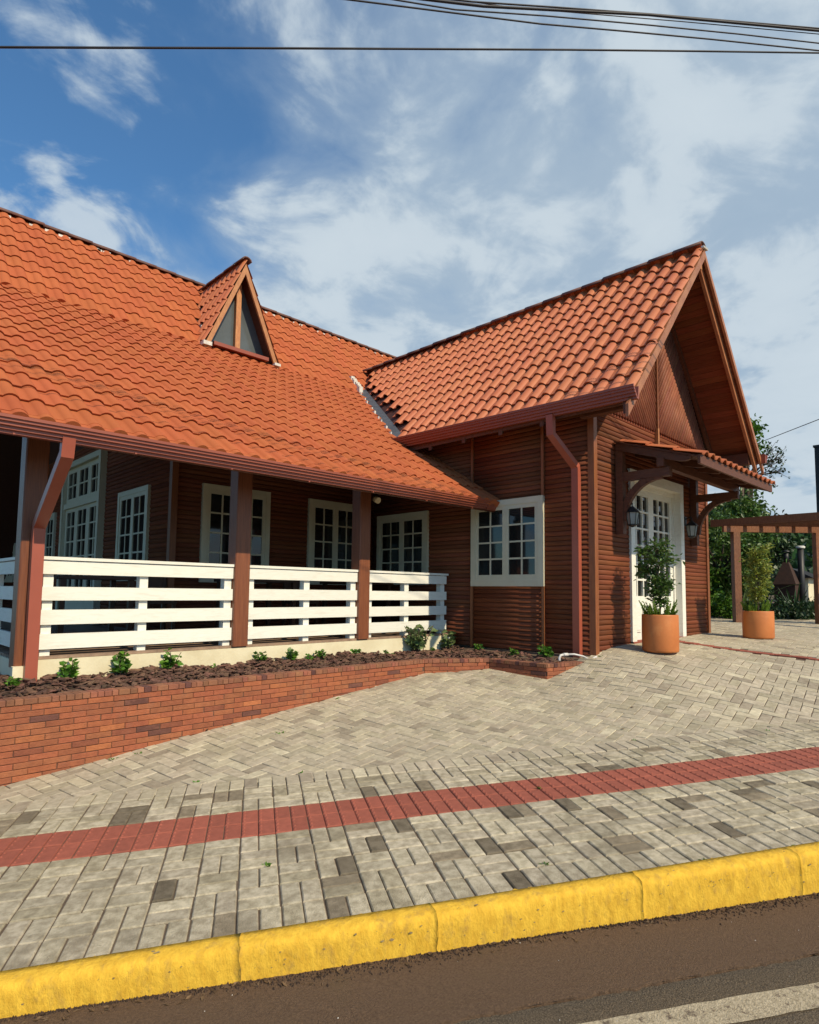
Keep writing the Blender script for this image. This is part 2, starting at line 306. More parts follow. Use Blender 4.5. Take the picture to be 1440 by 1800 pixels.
# ------------------------------------------------------------------ setting: terrain, road, kerb, pavement, plaza
def terrain():
    mb = MB(); n = 60; xs = np.sign(np.linspace(-1, 1, n))*np.abs(np.linspace(-1, 1, n))**2.2*700
    for j in range(n):
        for i in range(n):
            x, y = xs[i]+7, xs[j]+5; d = math.hypot(x-7, y-5)
            z = -2.3 + 1.55*min(1, max(0, (d-13)/5)); 
            if y < 2: z = -2.3
            mb.v.append((x, y, z))
    for j in range(n-1):
        for i in range(n-1): mb.f.append((j*n+i, j*n+i+1, (j+1)*n+i+1, (j+1)*n+i)); mb.sm.append(True)
    mb.build('ground', m_earth, None, 'structure')
terrain()
RD = lambda s: -.127 - .023*max(-2.0, min(4.0, s))                                          # road level below the kerb top
def road():
    mb = MB(); SS = np.linspace(-16, 26, 85); TT = [-.10, -.3, -.515]
    for s in SS:
        for t in TT: mb.v.append(tuple(sp(s, t, RD(s))))
    for i in range(len(SS)-1):
        for j in range(2): mb.f.append((i*3+j, i*3+j+1, (i+1)*3+j+1, (i+1)*3+j)); mb.sm.append(True)
    mb.build('road_shoulder', m_asph, None, 'structure')
    mb = MB(); TT = [-.50, -.52, -1.5, -4, -9]; n = len(TT)
    for i, s in enumerate(SS):
        for j, t in enumerate(TT): mb.v.append(tuple(sp(s, t, RD(s)-(.006 if j else .03))))
    for i in range(len(SS)-1):
        for j in range(n-1): mb.f.append((i*n+j, i*n+j+1, (i+1)*n+j+1, (i+1)*n+j)); mb.sm.append(True)
    rd = mb.build('road', m_asph2, None, 'structure')
    # the brown overlay ends in a ragged edge a few millimetres high
    mb = MB(); S2 = np.linspace(-3, 6, 420); o = 0
    for s in S2:
        e = -.515 - .018*(math.sin(s*9.1)*.3 + math.sin(s*23.7+1)*.25 + random.uniform(-.5, .5))
        mb.v += [tuple(sp(s, -.45, RD(s)+.004)), tuple(sp(s, e, RD(s)+.003)), tuple(sp(s, e-.004, RD(s)-.012))]
    for i in range(len(S2)-1):
        for j in range(2): mb.f.append((i*3+j, i*3+j+1, i*3+j+4, i*3+j+3)); mb.sm.append(False)
    mb.build('overlay_edge', m_asph, rd)
    mb = MB(); S2 = np.linspace(-16, 26, 700)
    for s in S2:
        a, b = random.uniform(-.003, .003), random.uniform(-.003, .003); q = .023*min(4, max(-2, s-1.5))
        mb.v += [tuple(sp(s, -.650-q+a, RD(s)-.001)), tuple(sp(s, -.772-q+b, RD(s)-.001))]
    for i in range(len(S2)-1): mb.f.append((i*2, i*2+1, i*2+3, i*2+2)); mb.sm.append(False)
    mb.build('road_line', m_line, rd)
road()
def kerb():
    bed = MB(); bed.add([sp(-16, .0, -.03), sp(26, .0, -.03), sp(26, -.09, -.03), sp(-16, -.09, -.03), sp(-16, -.0, -.35), sp(26, 0, -.35), sp(26, -.09, -.35), sp(-16, -.09, -.35)],
            [(0, 1, 2, 3), (3, 2, 6, 7)])
    kb = bed.build('kerb', m_mortar, None, 'structure')
    joints = [-14, -12.9, -11.9, -10.9, -9.9, -8.9, -7.9, -6.9, -5.9, -4.9, -3.9, -2.9, -1.95, -.98, .02, .87, 1.92, 2.86, 3.85, 4.85] + [5.85+i for i in range(19)]
    crk = [[random.uniform(-.007, .007) for _ in range(10)] for _ in joints]
    for q_, (s0, s1) in enumerate(zip(joints, joints[1:])):
        mb = MB(); near = -3.5 < s0 < 6; SS = np.linspace(s0+.0006, s1-.0006, 46 if near else 5); prof = [(.0, -.02), (.0, .012), (-.035, .013), (-.070, .010), (-.087, .001), (-.095, -.015), (-.099, -.05), (-.101, -.10), (-.103, -.15), (-.106, -.22)]
        n = len(prof); jz = random.uniform(-.001, .001)
        for s in SS:
            for k, (t, d) in enumerate(prof):
                w = .0045 if 1 < k < n-1 else 0
                dd = d+jz if k < 6 else (RD(s)+.17)*(k-5)/4 + d + jz
                cj = crk[q_][k] if s == SS[0] else crk[q_+1][k] if s == SS[-1] else random.uniform(-.004, .004)
                mb.v.append(tuple(sp(s + cj, t + random.uniform(-w, w)*.8, dd + random.uniform(-w, w)*.6)))
        for i in range(len(SS)-1):
            for k in range(n-1): mb.f.append((i*n+k, i*n+k+1, (i+1)*n+k+1, (i+1)*n+k)); mb.sm.append(True)
        mb.f += [tuple(range(n)), tuple((len(SS)-1)*n+k for k in reversed(range(n)))]; mb.sm += [False]*2
        mb.build('kerb_stone', m_kerb, kb)
    # chips where the paint has come off
    mb = MB()
    for _ in range(120):
        s = random.uniform(-1.3, 3.6); f = random.random(); top = f < .25
        t, d = (random.uniform(-.085, -.01), .0135) if top else (-.1035, random.uniform(-.14, -.012))
        r = random.uniform(.0012, .0042)*(2.2 if random.random() < .10 else 1); q = []
        for k in range(6):
            a = k*math.pi/3 + random.uniform(-.3, .3); rr = r*random.uniform(.5, 1.2)
            q.append(sp(s+rr*1.6*math.cos(a), t+(rr*math.sin(a) if top else 0), d+(0 if top else rr*math.sin(a)*.9)))
        mb.add(q, [tuple(range(6))])
    mb.build('paint_chips', m_kerb_worn, kb, 'stuff')
kerb()
def overspray():
    mb = MB()                                                                             # yellow paint that ran over the edge course
    for _ in range(170):
        s = random.uniform(-1.4, 4.5); w = random.uniform(.01, .06); t1 = random.uniform(.004, .020); n = 7; q = []
        for k in range(n): q.append(sp(s+w*k/(n-1), t1*random.uniform(.4, 1.3)*math.sin(math.pi*(k+.4)/(n-.2)), .0042))
        mb.add([sp(s, -.004, .0042), sp(s+w, -.004, .0042)] + list(reversed(q)), [tuple(range(n+2))])
    mb.build('paint_overspray', m_kerb, None, 'stuff')
overspray()

def grid_sheet(name, mat, ss, ts, dz, fn=None):
    mb = MB(); n = len(ts)
    for s in ss:
        for t in ts: mb.v.append(tuple(fn(s, t) if fn else sp(s, t, dz)))
    for i in range(len(ss)-1):
        for j in range(n-1): mb.f.append((i*n+j, i*n+j+1, (i+1)*n+j+1, (i+1)*n+j)); mb.sm.append(True)
    return mb.build(name, mat, None, 'structure')
def jit(a): return random.uniform(-a, a)
def sidewalk():
    walk = grid_sheet('sidewalk', m_joint, np.linspace(-16, 26, 40), [0.0, 1.0, 1.405, 2.08], -.010)
    p20 = piece('paver', .1925, .0945, .05, .006, m_paver)
    mats = []
    def lay(s, t, vert):
        a = jit(.012); ca, sa = math.cos(a), math.sin(a); e1, e2, nn = Vector(E1), Vector(E2), Vector(NN)
        if vert: u, v = e2, -e1; base = sp(s+.098, t+.004, jit(.0022))
        else: u, v = e1, e2; base = sp(s+.004, t+.002, jit(.0022))
        tl = Vector((jit(.008), jit(.008), 1)); n_ = (nn + Vector((tl.x, tl.y, 0))).normalized()
        u2 = (u*ca + v*sa); u2 = (u2 - n_*u2.dot(n_)).normalized(); v2 = n_.cross(u2)
        k_ = random.uniform(.975, 1.005); mats.append(fmat(base, u2*k_, v2*random.uniform(.97, 1.01), n_))
    def rows(smin, smax):
        s = smin
        while s < smax:                                     # edge course by the kerb and by the plaza
            lay(s, 0.002, True)
            s += .1
        i0 = int(smin/.2)
        for i in range(i0, int(smax/.2)):
            for r in range(4):
                s, t = i*.2, .2+r*.2
                if (i+r) % 2: lay(s, t, True); lay(s+.1, t, True)
                else: lay(s, t, False); lay(s, t+.1, False)
            for r in range(2):
                s, t = i*.2, 1.405+r*.2
                if (i+r) % 2 == 0: lay(s, t, True); lay(s+.1, t, True)
                else: lay(s, t, False); lay(s, t+.1, False)
        s = smin
        n0 = len(mats)
        while s < smax: lay(s, 1.806, True); s += .1
        edge.extend(Matrix.Translation((0, 0, .005)) @ m_ for m_ in mats[n0:]); del mats[n0:]
    edge = []
    rows(-3.0, 11.0)
    mats[:] = [m_ for m_ in mats if in_view(m_.translation, 1.35)]
    tile_field('paver', p20, mats, walk, 'sidewalk_pavers', 300, m_paver, visible_key)
    edge = [m_ for m_ in edge if in_view(m_.translation, 1.3)]
    tile_field('edge_paver', piece('edge_paver', .1915, .0945, .05, .005, m_plaza), edge, walk, 'edge_pavers', 150, m_plaza, visible_key)
    # red tactile band: two courses, each block with a row of small studs along one side
    st = grid_sheet('tactile_strip', m_joint, np.linspace(-16, 26, 40), [.9995, 1.4055], -.0085)
    mb = MB(); l, w, h, b = .192, .096, .05, .005
    mb.add([(0, 0, -h), (l, 0, -h), (l, w, -h), (0, w, -h), (0, 0, -b), (l, 0, -b), (l, w, -b), (0, w, -b), (b, b, 0), (l-b, b, 0), (l-b, w-b, 0), (b, w-b, 0)],
           [(0, 1, 5, 4), (1, 2, 6, 5), (2, 3, 7, 6), (3, 0, 4, 7), (4, 5, 9, 8), (5, 6, 10, 9), (6, 7, 11, 10), (7, 4, 8, 11), (8, 9, 10, 11)])
    for k in range(4):
        cx, cy = .024+.048*k, w-.014
        mb.add([(cx+.010*math.cos(q*math.pi/3), cy+.010*math.sin(q*math.pi/3), -.001) for q in range(6)] + [(cx+.006*math.cos(q*math.pi/3), cy+.006*math.sin(q*math.pi/3), .006) for q in range(6)],
               [(q, (q+1) % 6, 6+(q+1) % 6, 6+q) for q in range(6)] + [tuple(range(6, 12))], True)
    red = mb.mesh('tactile_paver', m_redp); mats2 = []
    for i in range(-30, 110):
        for r in range(2):
            nn = (Vector(NN)+Vector((jit(.006), jit(.006), 0))).normalized(); u = Vector(E2); u = (u-nn*u.dot(nn)).normalized()
            mats2.append(fmat(sp(i*.1+.098+jit(.001), 1.004+r*.2, jit(.0015)), u, nn.cross(u), nn))
    mats2 = [m_ for m_ in mats2 if in_view(m_.translation, 1.3)]
    tile_field('tactile_paver', red, mats2, st, 'tactile_pavers', 300, m_redp, visible_key)
sidewalk()

PLANT = [(-2.0, 5.43), (5.62, 5.43), (6.36, 4.98), (6.43, 4.16), (7.24, 3.97)]             # planter wall, plaza side
def inside_plaza(x, y):
    s, t = st_of(x, y)
    if t < 1.95: return False
    if x < 5.64 and y > 5.485: return False
    if 5.64 <= x < 6.42 and y > 5.48 - (x-5.62)*.608: return False
    if 6.42 <= x < 6.49 and y > 4.97-(x-6.42)*11.7: return False
    if 6.49 <= x < 7.30 and y > 4.20-(x-6.43)*.21: return False
    if 7.30 <= x < 11.2 and y > 4.04: return False
    return True
def plaza():
    SS = np.r_[np.linspace(-6, 12, 90), np.linspace(12.6, 26, 14)]; TT = np.r_[np.linspace(2.0, 13, 60), np.linspace(13.5, 18, 6)]
    def fn(s, t):
        x, y = O0[:2] + E1h*s + E2h*t; return (x, y, G(x, y)-.009 - (.5 if (1.3 < x < 11 and y > 6.2) or (7.5 < x < 11 and y > 4.3) else 0))
    pz = grid_sheet('plaza', m_joint, SS, TT, 0, fn)
    pv = piece('plaza_paver', .1945, .0955, .04, .004, m_plaza); mats = []
    a = R(8); U = np.array([math.cos(a), math.sin(a)]); V_ = np.array([-math.sin(a), math.cos(a)])
    rnd = random.Random(3)
    def place(cx, cy, du):                               # du: long axis direction
        x, y = cx, cy
        if not inside_plaza(x, y) or not in_view((x, y, G(x, y)), 1.3): return
        z = G(x, y); e = .06; nx = -(G(x+e, y)-G(x-e, y))/(2*e); ny = -(G(x, y+e)-G(x, y-e))/(2*e)
        n_ = Vector((nx+rnd.uniform(-.010, .010), ny+rnd.uniform(-.010, .010), 1)).normalized(); w = rnd.uniform(-.012, .012)
        u = Vector((du[0]-du[1]*w, du[1]+du[0]*w, 0)); u = (u-n_*u.dot(n_)).normalized(); v = n_.cross(u)
        base = Vector((x, y, z+rnd.uniform(-.0022, .0022))) - u*.097 - v*.0477
        mats.append(fmat(base, u, v, n_))
    # herringbone: unit repeats on a 4x4 half-length lattice
    k = .1
    for i in range(-40, 190):
        for j in range(-110, 120):
            m4 = (i - j) % 4
            if m4 == 0: p = (i*k+.1, j*k+.05); du = U                 # horizontal block covers cells i,i+1
            elif m4 == 3: p = (i*k+.05, j*k+.1); du = V_               # vertical block covers rows j,j+1
            else: continue
            q = U*p[0] + V_*p[1]
            if q[0] < -1 or q[0] > 17 or q[1] < -3 or q[1] > 9: continue
            if abs(q[0]-9.2) < .11 and q[1] < 3.95: continue
            place(q[0], q[1], du)
    tile_field('plaza_paver', pv, mats, pz, 'plaza_pavers', 300, m_plaza, visible_key)
    # thin red line of blocks leading to the door
    rl = piece('red_paver', .193, .094, .04, .004, m_redp); y = 3.85
    while y > .6:
        if inside_plaza(9.2, y):
            for q in (-.1, 0.002): link('red_paver', rl, pz, fmat((9.2+q+.096, y-.2, G(9.2, y-.1)-.001), (0, 1, .05), (-1, 0, .03), (.03, -.05, 1)))
        y -= .2
    return pz
plaza()

# ------------------------------------------------------------------ the house
house = root('wooden_house', 'long red brown timber house with terracotta tiled roof, porch and projecting gabled entrance wing', 'house', (5.0, 8.0, -.9))
ML, Y0L, Z0L = .638, 5.548, 1.352                                                       # porch slope (tile bed)
YK = 10.27; ZK = Z0L + ML*(YK-Y0L); MU = 1.08; YR = 12.15; ZR = ZK + MU*(YR-YK)         # kink and ridge
XL, XRR = .25, 15.7
def zlow(y): return Z0L + ML*(y-Y0L)
MW = 1.147; XC = 9.25; ZWR = 5.13; XE = 6.87                                             # wing slope
def zw(x): return ZWR - MW*abs(x-XC)
YV = 3.27
def slab(mb, poly, th):                                                                   # poly of top points, thickness straight down
    n = len(poly); vs = [Vector(p) for p in poly] + [Vector(p)-Vector((0, 0, th)) for p in poly]
    mb.add(vs, [tuple(range(n)), tuple(reversed(range(n, 2*n)))] + [(i, n+i, n+(i+1) % n, (i+1) % n) for i in range(n)])
mb = MB()
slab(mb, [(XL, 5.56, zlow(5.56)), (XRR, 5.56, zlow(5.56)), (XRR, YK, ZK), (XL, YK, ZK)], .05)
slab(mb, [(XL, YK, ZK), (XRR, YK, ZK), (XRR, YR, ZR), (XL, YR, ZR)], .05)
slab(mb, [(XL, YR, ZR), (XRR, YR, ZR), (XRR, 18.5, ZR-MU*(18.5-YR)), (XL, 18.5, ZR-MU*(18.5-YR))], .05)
main_roof = mb.build('main_roof', m_deck_r, house)
mb = MB()
slab(mb, [(XE, YV, zw(XE)), (XC, YV, ZWR), (XC, 11.2, ZWR), (XE, 7.4, zw(XE))], .05)
slab(mb, [(XC, YV, ZWR), (2*XC-XE, YV, zw(XE)), (2*XC-XE, 8.0, zw(XE)), (XC, 11.2, ZWR)], .05)
wing_roof = mb.build('wing_roof', m_deck_r, house)

def tile_mesh(name, p, L, hr, mat, th=.016, lift=.030, nx=10):
    mb = MB(); xs = [0, .10, .22, .34, .44, .54, .66, .78, .88, 1.0][:nx]; xs = [0, .18, .36, .41, .47, .56, .68, .80, .89, .95, 1.0]
    def z(x): return 0 if x < .37 else hr*math.sin(math.pi*min(1, (x-.37)/.63))**.72
    n = len(xs)
    for y, dz in ((0, lift), (L*.5, lift*.5+.002), (L, .001)):
        for x in xs: mb.v.append((x*p*1.01, y, z(x)+dz))
    for j in range(2):
        for i in range(n-1): mb.f.append((j*n+i, j*n+i+1, (j+1)*n+i+1, (j+1)*n+i)); mb.sm.append(True)
    o = len(mb.v)
    for x in xs: mb.v.append((x*p*1.01, 0, z(x)+lift))
    for x in xs: mb.v.append((x*p*1.01, .004, z(x)+lift-th))
    for i in range(n-1): mb.f.append((o+n+i, o+n+i+1, o+i+1, o+i)); mb.sm.append(False)
    return mb.mesh(name, mat)
def unit(v): return Vector(v).normalized()
P_LOW = .187; P_UP = .236; EXL = .355
def valley_x(y):                                                                          # wing roof bed meets main roof bed
    zr = zlow(y) if y < YK else ZK + MU*(y-YK)
    return XC - (ZWR - zr)/MW
def jt(A, B, Z):                                                                          # small setting errors
    w, t = random.gauss(0, .003), random.gauss(0, .0035); A2 = (A + B*w).normalized(); B2 = (B - A*w + Z*t); B2 = (B2 - A2*B2.dot(A2)).normalized()
    return A2, B2, A2.cross(B2)
def main_tiles():
    A = Vector((1, 0, 0)); mats = []
    B = unit((0, 1, ML)); Z = A.cross(B); dy = EXL*B.y
    rows = [5.49] + [Y0L + k*dy for k in range(int((YK-Y0L)/dy)+1)]
    for y in rows:
        for i in range(int((XRR-XL)/P_LOW)):
            x = XL + i*P_LOW
            if x > 7.25 and y > 5.6 and x > valley_x(y)+.25: continue
            if x > 11.9: continue
            a, b, z_ = jt(A, B, Z); mats.append(fmat((x, y, zlow(y)+random.uniform(-.0018, .0018)), a, b, z_))
    low, mats = mats, []
    B = unit((0, 1, MU)); Z = A.cross(B); dy = .362*B.y; y = YK-.05
    while y < YR-.1:
        for i in range(int((XRR-XL)/P_UP)):
            x = XL + i*P_UP
            if x > 12.4 or x > valley_x(y)+.3 and x < 2*XC-valley_x(y)-.3 and y < 11.0: continue
            if 4.95 < x < 6.05 and y < 11.3 and abs(x+.09-5.53) < .70*(1-(y-10.3)/1.7): continue
            a, b, z_ = jt(A, B, Z); mats.append(fmat((x, y, ZK+MU*(y-YK)+random.uniform(-.003, .003)+.02), a, b, z_))
        y += dy
    me = tile_mesh('roof_tile', P_LOW, EXL*1.13, .032, m_tile, .013, .022)
    low = [m_ for m_ in low if in_view(m_.translation, 1.5)]; mats = [m_ for m_ in mats if in_view(m_.translation, 1.5)]
    eave = [m_ for m_ in low if m_.translation.y < 5.52]; low = [m_ for m_ in low if m_.translation.y >= 5.52]
    foot = [m_ for m_ in mats if m_.translation.y < YK]; mats = [m_ for m_ in mats if m_.translation.y >= YK]
    tile_field('roof_tile', tile_mesh('eave_tile', P_LOW, EXL*1.13, .033, m_tile, .075, .022), eave, main_roof, 'eave_tiles', 40, m_tile, visible_key)   # closed ends
    tile_field('roof_tile', tile_mesh('foot_tile', P_UP, EXL*1.13, .040, m_tile, .09, .024), foot, main_roof, 'foot_tiles', 20, m_tile, visible_key)
    tile_field('roof_tile', me, low, main_roof, 'main_roof_tiles', 110, m_tile, visible_key)
    me = tile_mesh('upper_tile', P_UP, EXL*1.13, .040, m_tile, .014, .024)
    tile_field('roof_tile', me, mats, main_roof, 'upper_roof_tiles', 10, m_tile, visible_key)
main_tiles()
def wing_tiles():
    P_W = .2135; EX = .332; mats = []
    A = Vector((0, -1, 0)); B = unit((1, 0, MW)); Z = A.cross(B); dx = EX*B.x
    xs = [6.83] + [6.895 + k*dx for k in range(11)]
    ys0 = YV - .03
    for x in xs:
        if x > XC-.06: break
        for i in range(40):
            y = ys0 + (i+1)*P_W                            # local x runs towards -Y, so the tile spans y-P_W .. y
            if y-P_W > 7.35 and x < valley_x_inv(y-.11)+.10: continue
            if y > 11.3: continue
            a, b, z_ = jt(A, B, Z); mats.append(fmat((x, y, zw(x)+random.uniform(-.0018, .0018)), a, b, z_))
    me = tile_mesh('wing_tile', P_W, EX*1.14, .052, m_wtile, .02, .034)
    tile_field('roof_tile', me, mats, wing_roof, 'wing_roof_tiles', 120, m_wtile, visible_key)
    mats = []; A = Vector((0, 1, 0)); B = unit((-1, 0, MW)); Z = A.cross(B)
    for x in xs:
        if x > XC-.06: break
        for i in range(22):
            a, b, z_ = jt(A, B, Z); mats.append(fmat((2*XC-x, ys0+i*P_W, zw(x)), a, b, z_))
    tile_field('roof_tile', me, mats, wing_roof, 'wing_roof_far_tiles', 0, m_wtile, visible_key)
def valley_x_inv(y): return valley_x(y)
wing_tiles()
# ridge caps
def ridge(parent, P, Q, r, n, mat):
    P, Q = Vector(P), Vector(Q); d = (Q-P)/n; t = d.normalized(); side = t.cross(Vector((0, 0, 1))).normalized(); prof = [(r*math.cos(math.pi*k/8)*1.05, r*.75*math.sin(math.pi*k/8)) for k in range(9)]
    prof += [(q[0]*.88, q[1]*.88-.004) for q in reversed(prof)]
    for i in range(n):
        mb = MB(); o = P + d*i
        mb.extr(prof, o + Vector((0, 0, .004*(i % 2)+random.uniform(-.003, .003))), side, (0, 0, 1), d*1.06 + Vector((0, 0, .012)), True)
        mb.build('ridge_cap', mat, parent)
ridge(main_roof, (XL, YR, ZR-.005), (12.2, YR, ZR-.005), .115, 30, m_ridge)
ridge(wing_roof, (XC, YV-.03, ZWR+.045), (XC, 10.98, ZWR+.045), .115, 20, m_ridge)
mb = MB()                                                                                 # white mortar daubs under the ridge caps
for i in range(52):
    x = random.uniform(1.5, 11.5); y = YR-.10
    r = random.uniform(.012, .032); mb.box(x-r*1.4, x+r*1.4, y-.02, y+.03, ZR-.085, ZR-.085+r*1.5)
for i in range(6): y = 3.22; mb.box(XC-.10+.03*i, XC-.08+.03*i, y-.02, y+.02, ZWR-.01+.003*i, ZWR+.02+.003*i)
mb.build('ridge_mortar', m_mort_w, main_roof, 'stuff')
# lead valley with white mortar at the top
mb = MB(); pts = []
for y in np.linspace(7.38, 10.25, 14): pts.append(Vector((valley_x(y)-.03, y, zlow(y)+.075)))
for i in range(len(pts)-1):
    a, b = pts[i], pts[i+1]; w = Vector((.095, 0, .06)); mb.add([a-w, a+w, b+w, b-w, a-w-Vector((0, 0, .08)), b-w-Vector((0, 0, .08))], [(0, 1, 2, 3), (4, 0, 3, 5)])
mb.build('valley_flashing', m_lead, wing_roof)
mb = MB()
for i in range(9):
    y = 7.5+i*.3+jit(.1); x = valley_x(y)-.135-abs(jit(.02)); r = random.uniform(.008, .02); z = zlow(y)+.045
    mb.box(x-r, x+r, y-r*1.6, y+r*1.6, z-.04, z+.03)
for i in range(8): y = 10.18+i*.05; x = valley_x(min(y, YK))-.10+jit(.02); z = (zlow(y) if y < YK else ZK+MU*(y-YK))+.06; mb.box(x-.05, x+.05, y-.04, y+.05, z-.05, z+.09)
mb.build('valley_mortar', m_mort_w, wing_roof, 'stuff')
# gutters: stepped front
def gutter(name, P, E, outd, H=.15, Wd=.13, parent=house):
    prof = [(0, .0), (.050, .0), (.050, .026), (.072, .030), (.072, .058), (.094, .062), (.094, .090), (.112, .095), (.112, .118), (.125, .122), (.125, .15), (.112, .15), (.100, .120), (.03, .012), (.012, .15), (0, .15)]
    prof = [(a*Wd/.125, b*H/.15) for a, b in prof]
    mb = MB(); mb.extr(prof, P, outd, (0, 0, 1), E); return mb.build(name, m_gutter, parent)
gutter('gutter', (XL, 5.615, 1.195), (7.02-XL, 0, 0.025), (0, -1, 0), .132, .138)
mb = MB(); mb.add([(7.02, 5.615, 1.22), (7.02, 5.477, 1.352), (7.27, 5.50, 1.35), (7.27, 5.615, 1.22), (7.02, 5.615, 1.352), (7.27, 5.615, 1.35), (7.02, 5.56, 1.215), (7.27, 5.575, 1.215)], [(6, 7, 2, 1), (1, 2, 5, 4), (0, 3, 7, 6)])
mb.build('gutter_end', m_gutter, house)
gutter('gutter', (XE-.02, 3.16, 2.285), (0, 7.32-3.16, .06), (-1, 0, 0), .155, .145)
gutter('gutter', (2*XC-XE+.02, 3.16, 2.285), (0, 5.0, .03), (1, 0, 0), .155, .145)
mb = MB()
for x in np.arange(1.1, 7.0, .93): mb.box(x-.008, x+.008, 5.535, 5.56, 1.19, 1.203)
mb.build('gutter_brackets', m_gutter, house, 'stuff')
# barge boards, fascia, rafters
def rake(name, x0, x1, y0, y1, d0, d1, mat):                                              # board along the wing verge, d below the roof bed
    mb = MB(); pr = []
    for x in (x0, x1):
        for y in (y0, y1):
            for d in (d0, d1): pr.append((x, y, zw(x)-d))
    mb.add(pr, [(0, 1, 3, 2), (4, 6, 7, 5), (0, 4, 5, 1), (2, 3, 7, 6), (0, 2, 6, 4), (1, 5, 7, 3)]); mb.build(name, mat, wing_roof)
m_barge = M('barge_board', (.40, .165, .075), (.30, .11, .05), .45, 5, .1, .2, 40)
rake('barge_board', XE-.16, XC, 3.225, 3.262, -.004, .15, m_barge)
rake('barge_board', XC+.002, 2*XC-XE+.16, 3.225, 3.262, -.004, .10, m_barge)
rake('barge_board', XC+.01, 2*XC-XE+.05, 3.30, 3.345, .06, .24, m_barge)
rake('barge_board', XE-.05, XC-.01, 3.30, 3.345, .06, .20, m_beam)
rake('verge_rafter', XE+.1, XC-.02, 3.93, 3.985, .06, .20, m_beam)
rake('verge_rafter', XC+.02, 2*XC-XE-.1, 3.93, 3.985, .06, .20, m_beam)
sl = math.hypot(1, MW); npl = 34
for sgn in (-1, 1):
    for k in range(npl):                                                                  # soffit planks between wall and verge
        x0 = XC + sgn*(.02 + k*(XC-XE-.02)/npl); x1 = XC + sgn*(.02 + (k+.93)*(XC-XE-.02)/npl); g = .003*random.random()
        mb = MB(); pr = [(x, y, zw(x)-d) for x in (x0, x1) for y in (3.27, 3.93) for d in (.052+g, .075+g)]
        mb.add(pr, [(0, 1, 3, 2), (4, 6, 7, 5), (0, 4, 5, 1), (2, 3, 7, 6), (0, 2, 6, 4), (1, 5, 7, 3)]); mb.build('soffit_plank', m_siding, wing_roof)
for x in (7.02, 11.48): mb = MB(); mb.box(x-.05, x+.05, 3.36, 4.0, zw(x)-.32, zw(x)-.12); mb.build('purlin', m_beam, wing_roof)
mb = MB(); mb.box(XC-.035, XC+.035, 3.28, 3.99, ZWR-.28, ZWR-.10); mb.build('purlin', m_light_wood, wing_roof)  # ridge purlin, its sunlit look given by a lighter wood colour
for y in np.arange(4.5, 7.3, .68):
    mb = MB(); pr = [(x, yy, zw(x)-d) for x in (XE-.02, 7.30) for yy in (y-.03, y+.03) for d in (.055, .165)]
    mb.add(pr, [(0, 1, 3, 2), (4, 6, 7, 5), (0, 4, 5, 1), (2, 3, 7, 6), (0, 2, 6, 4), (1, 5, 7, 3)]); mb.build('rafter', m_beam, wing_roof)
mb = MB(); mb.box(XE-.015, XE+.012, YV+.03, 7.3, 2.27, 2.43); mb.build('fascia', m_beam, wing_roof)
for x in list(np.arange(3.01, 7.0, .545)) + list(np.arange(.83, 2.9, .545)):
    mb = MB(); pr = [(xx, y, zlow(y)-d) for xx in (x-.035, x+.035) for y, ds in ((5.64, (.055, .125)), (8.3, (.055, .185))) for d in ds]
    mb.v += [(x-.035, 5.90, zlow(5.9)-.20), (x+.035, 5.90, zlow(5.9)-.20)]
    mb.v += pr                                                                            # 2..9
    mb.f += [(2, 3, 0, 5, 4), (6, 8, 9, 1, 7), (2, 6, 7, 3), (3, 7, 1, 0), (0, 1, 9, 5), (4, 5, 9, 8), (2, 4, 8, 6)]; mb.sm += [False]*7
    mb.build('rafter', m_beam, main_roof)
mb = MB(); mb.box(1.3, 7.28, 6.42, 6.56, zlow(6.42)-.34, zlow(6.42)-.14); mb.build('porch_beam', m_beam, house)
mb = MB(); mb.box(XL, 7.28, 5.60, 5.632, 1.20, 1.34); mb.build('fascia', m_beam, main_roof)

# walls: backing panels with half-log boards
PIT = .066
LOGP = [(0, .001), (.008, .003), (.0125, .012), (.0145, .030), (.0135, .047), (.009, .061), (0, .0655)]
def wall_boards(panel, F, u0, u1, z0, z1, mat=m_siding):
    O, U, Nn = F; z = z0
    while z < z1-.02:
        mb = MB(); h = min(1, (z1-z)/PIT); e = jit(.0015)
        mb.extr([(a+e, b*h) for a, b in LOGP], O + U*u0 + Vector((0, 0, z)), Nn, (0, 0, 1), U*(u1-u0), True)
        mb.build('siding_board', mat, panel); z += PIT
def panel(poly, th, nrm, name='wall', mat=m_deck_r):
    n = len(poly); nv = Vector(nrm)*th; mb = MB(); vs = [Vector(p) for p in poly] + [Vector(p)-nv for p in poly]
    mb.add(vs, [tuple(range(n)), tuple(reversed(range(n, 2*n)))] + [(i, n+i, n+(i+1) % n, (i+1) % n) for i in range(n)]); return mb.build(name, mat, house)
XW, XF, YD, YB, XI = 7.29, 11.20, 4.007, 8.35, 3.586
DX0, DX1, DZT = 8.27, 10.14, 1.79
zs = 2.5
# front of the wing, left and right of the door, band above
pw = panel([(XW, YD, -1.2), (DX0, YD, -1.2), (DX0, YD, DZT), (DX1, YD, DZT), (DX1, YD, -1.2), (XF, YD, -1.2), (XF, YD, 2.55), (XC, YD, ZWR-.12), (XW, YD, 2.55)], .1, (0, -1, 0))
Ff = (Vector((0, YD, 0)), Vector((1, 0, 0)), Vector((0, -1, 0)))
wall_boards(pw, Ff, XW+.05, DX0, -.80, DZT); wall_boards(pw, Ff, DX1, XF-.05, -.74, DZT-.0); wall_boards(pw, Ff, XW+.05, XF-.05, DZT, zs)
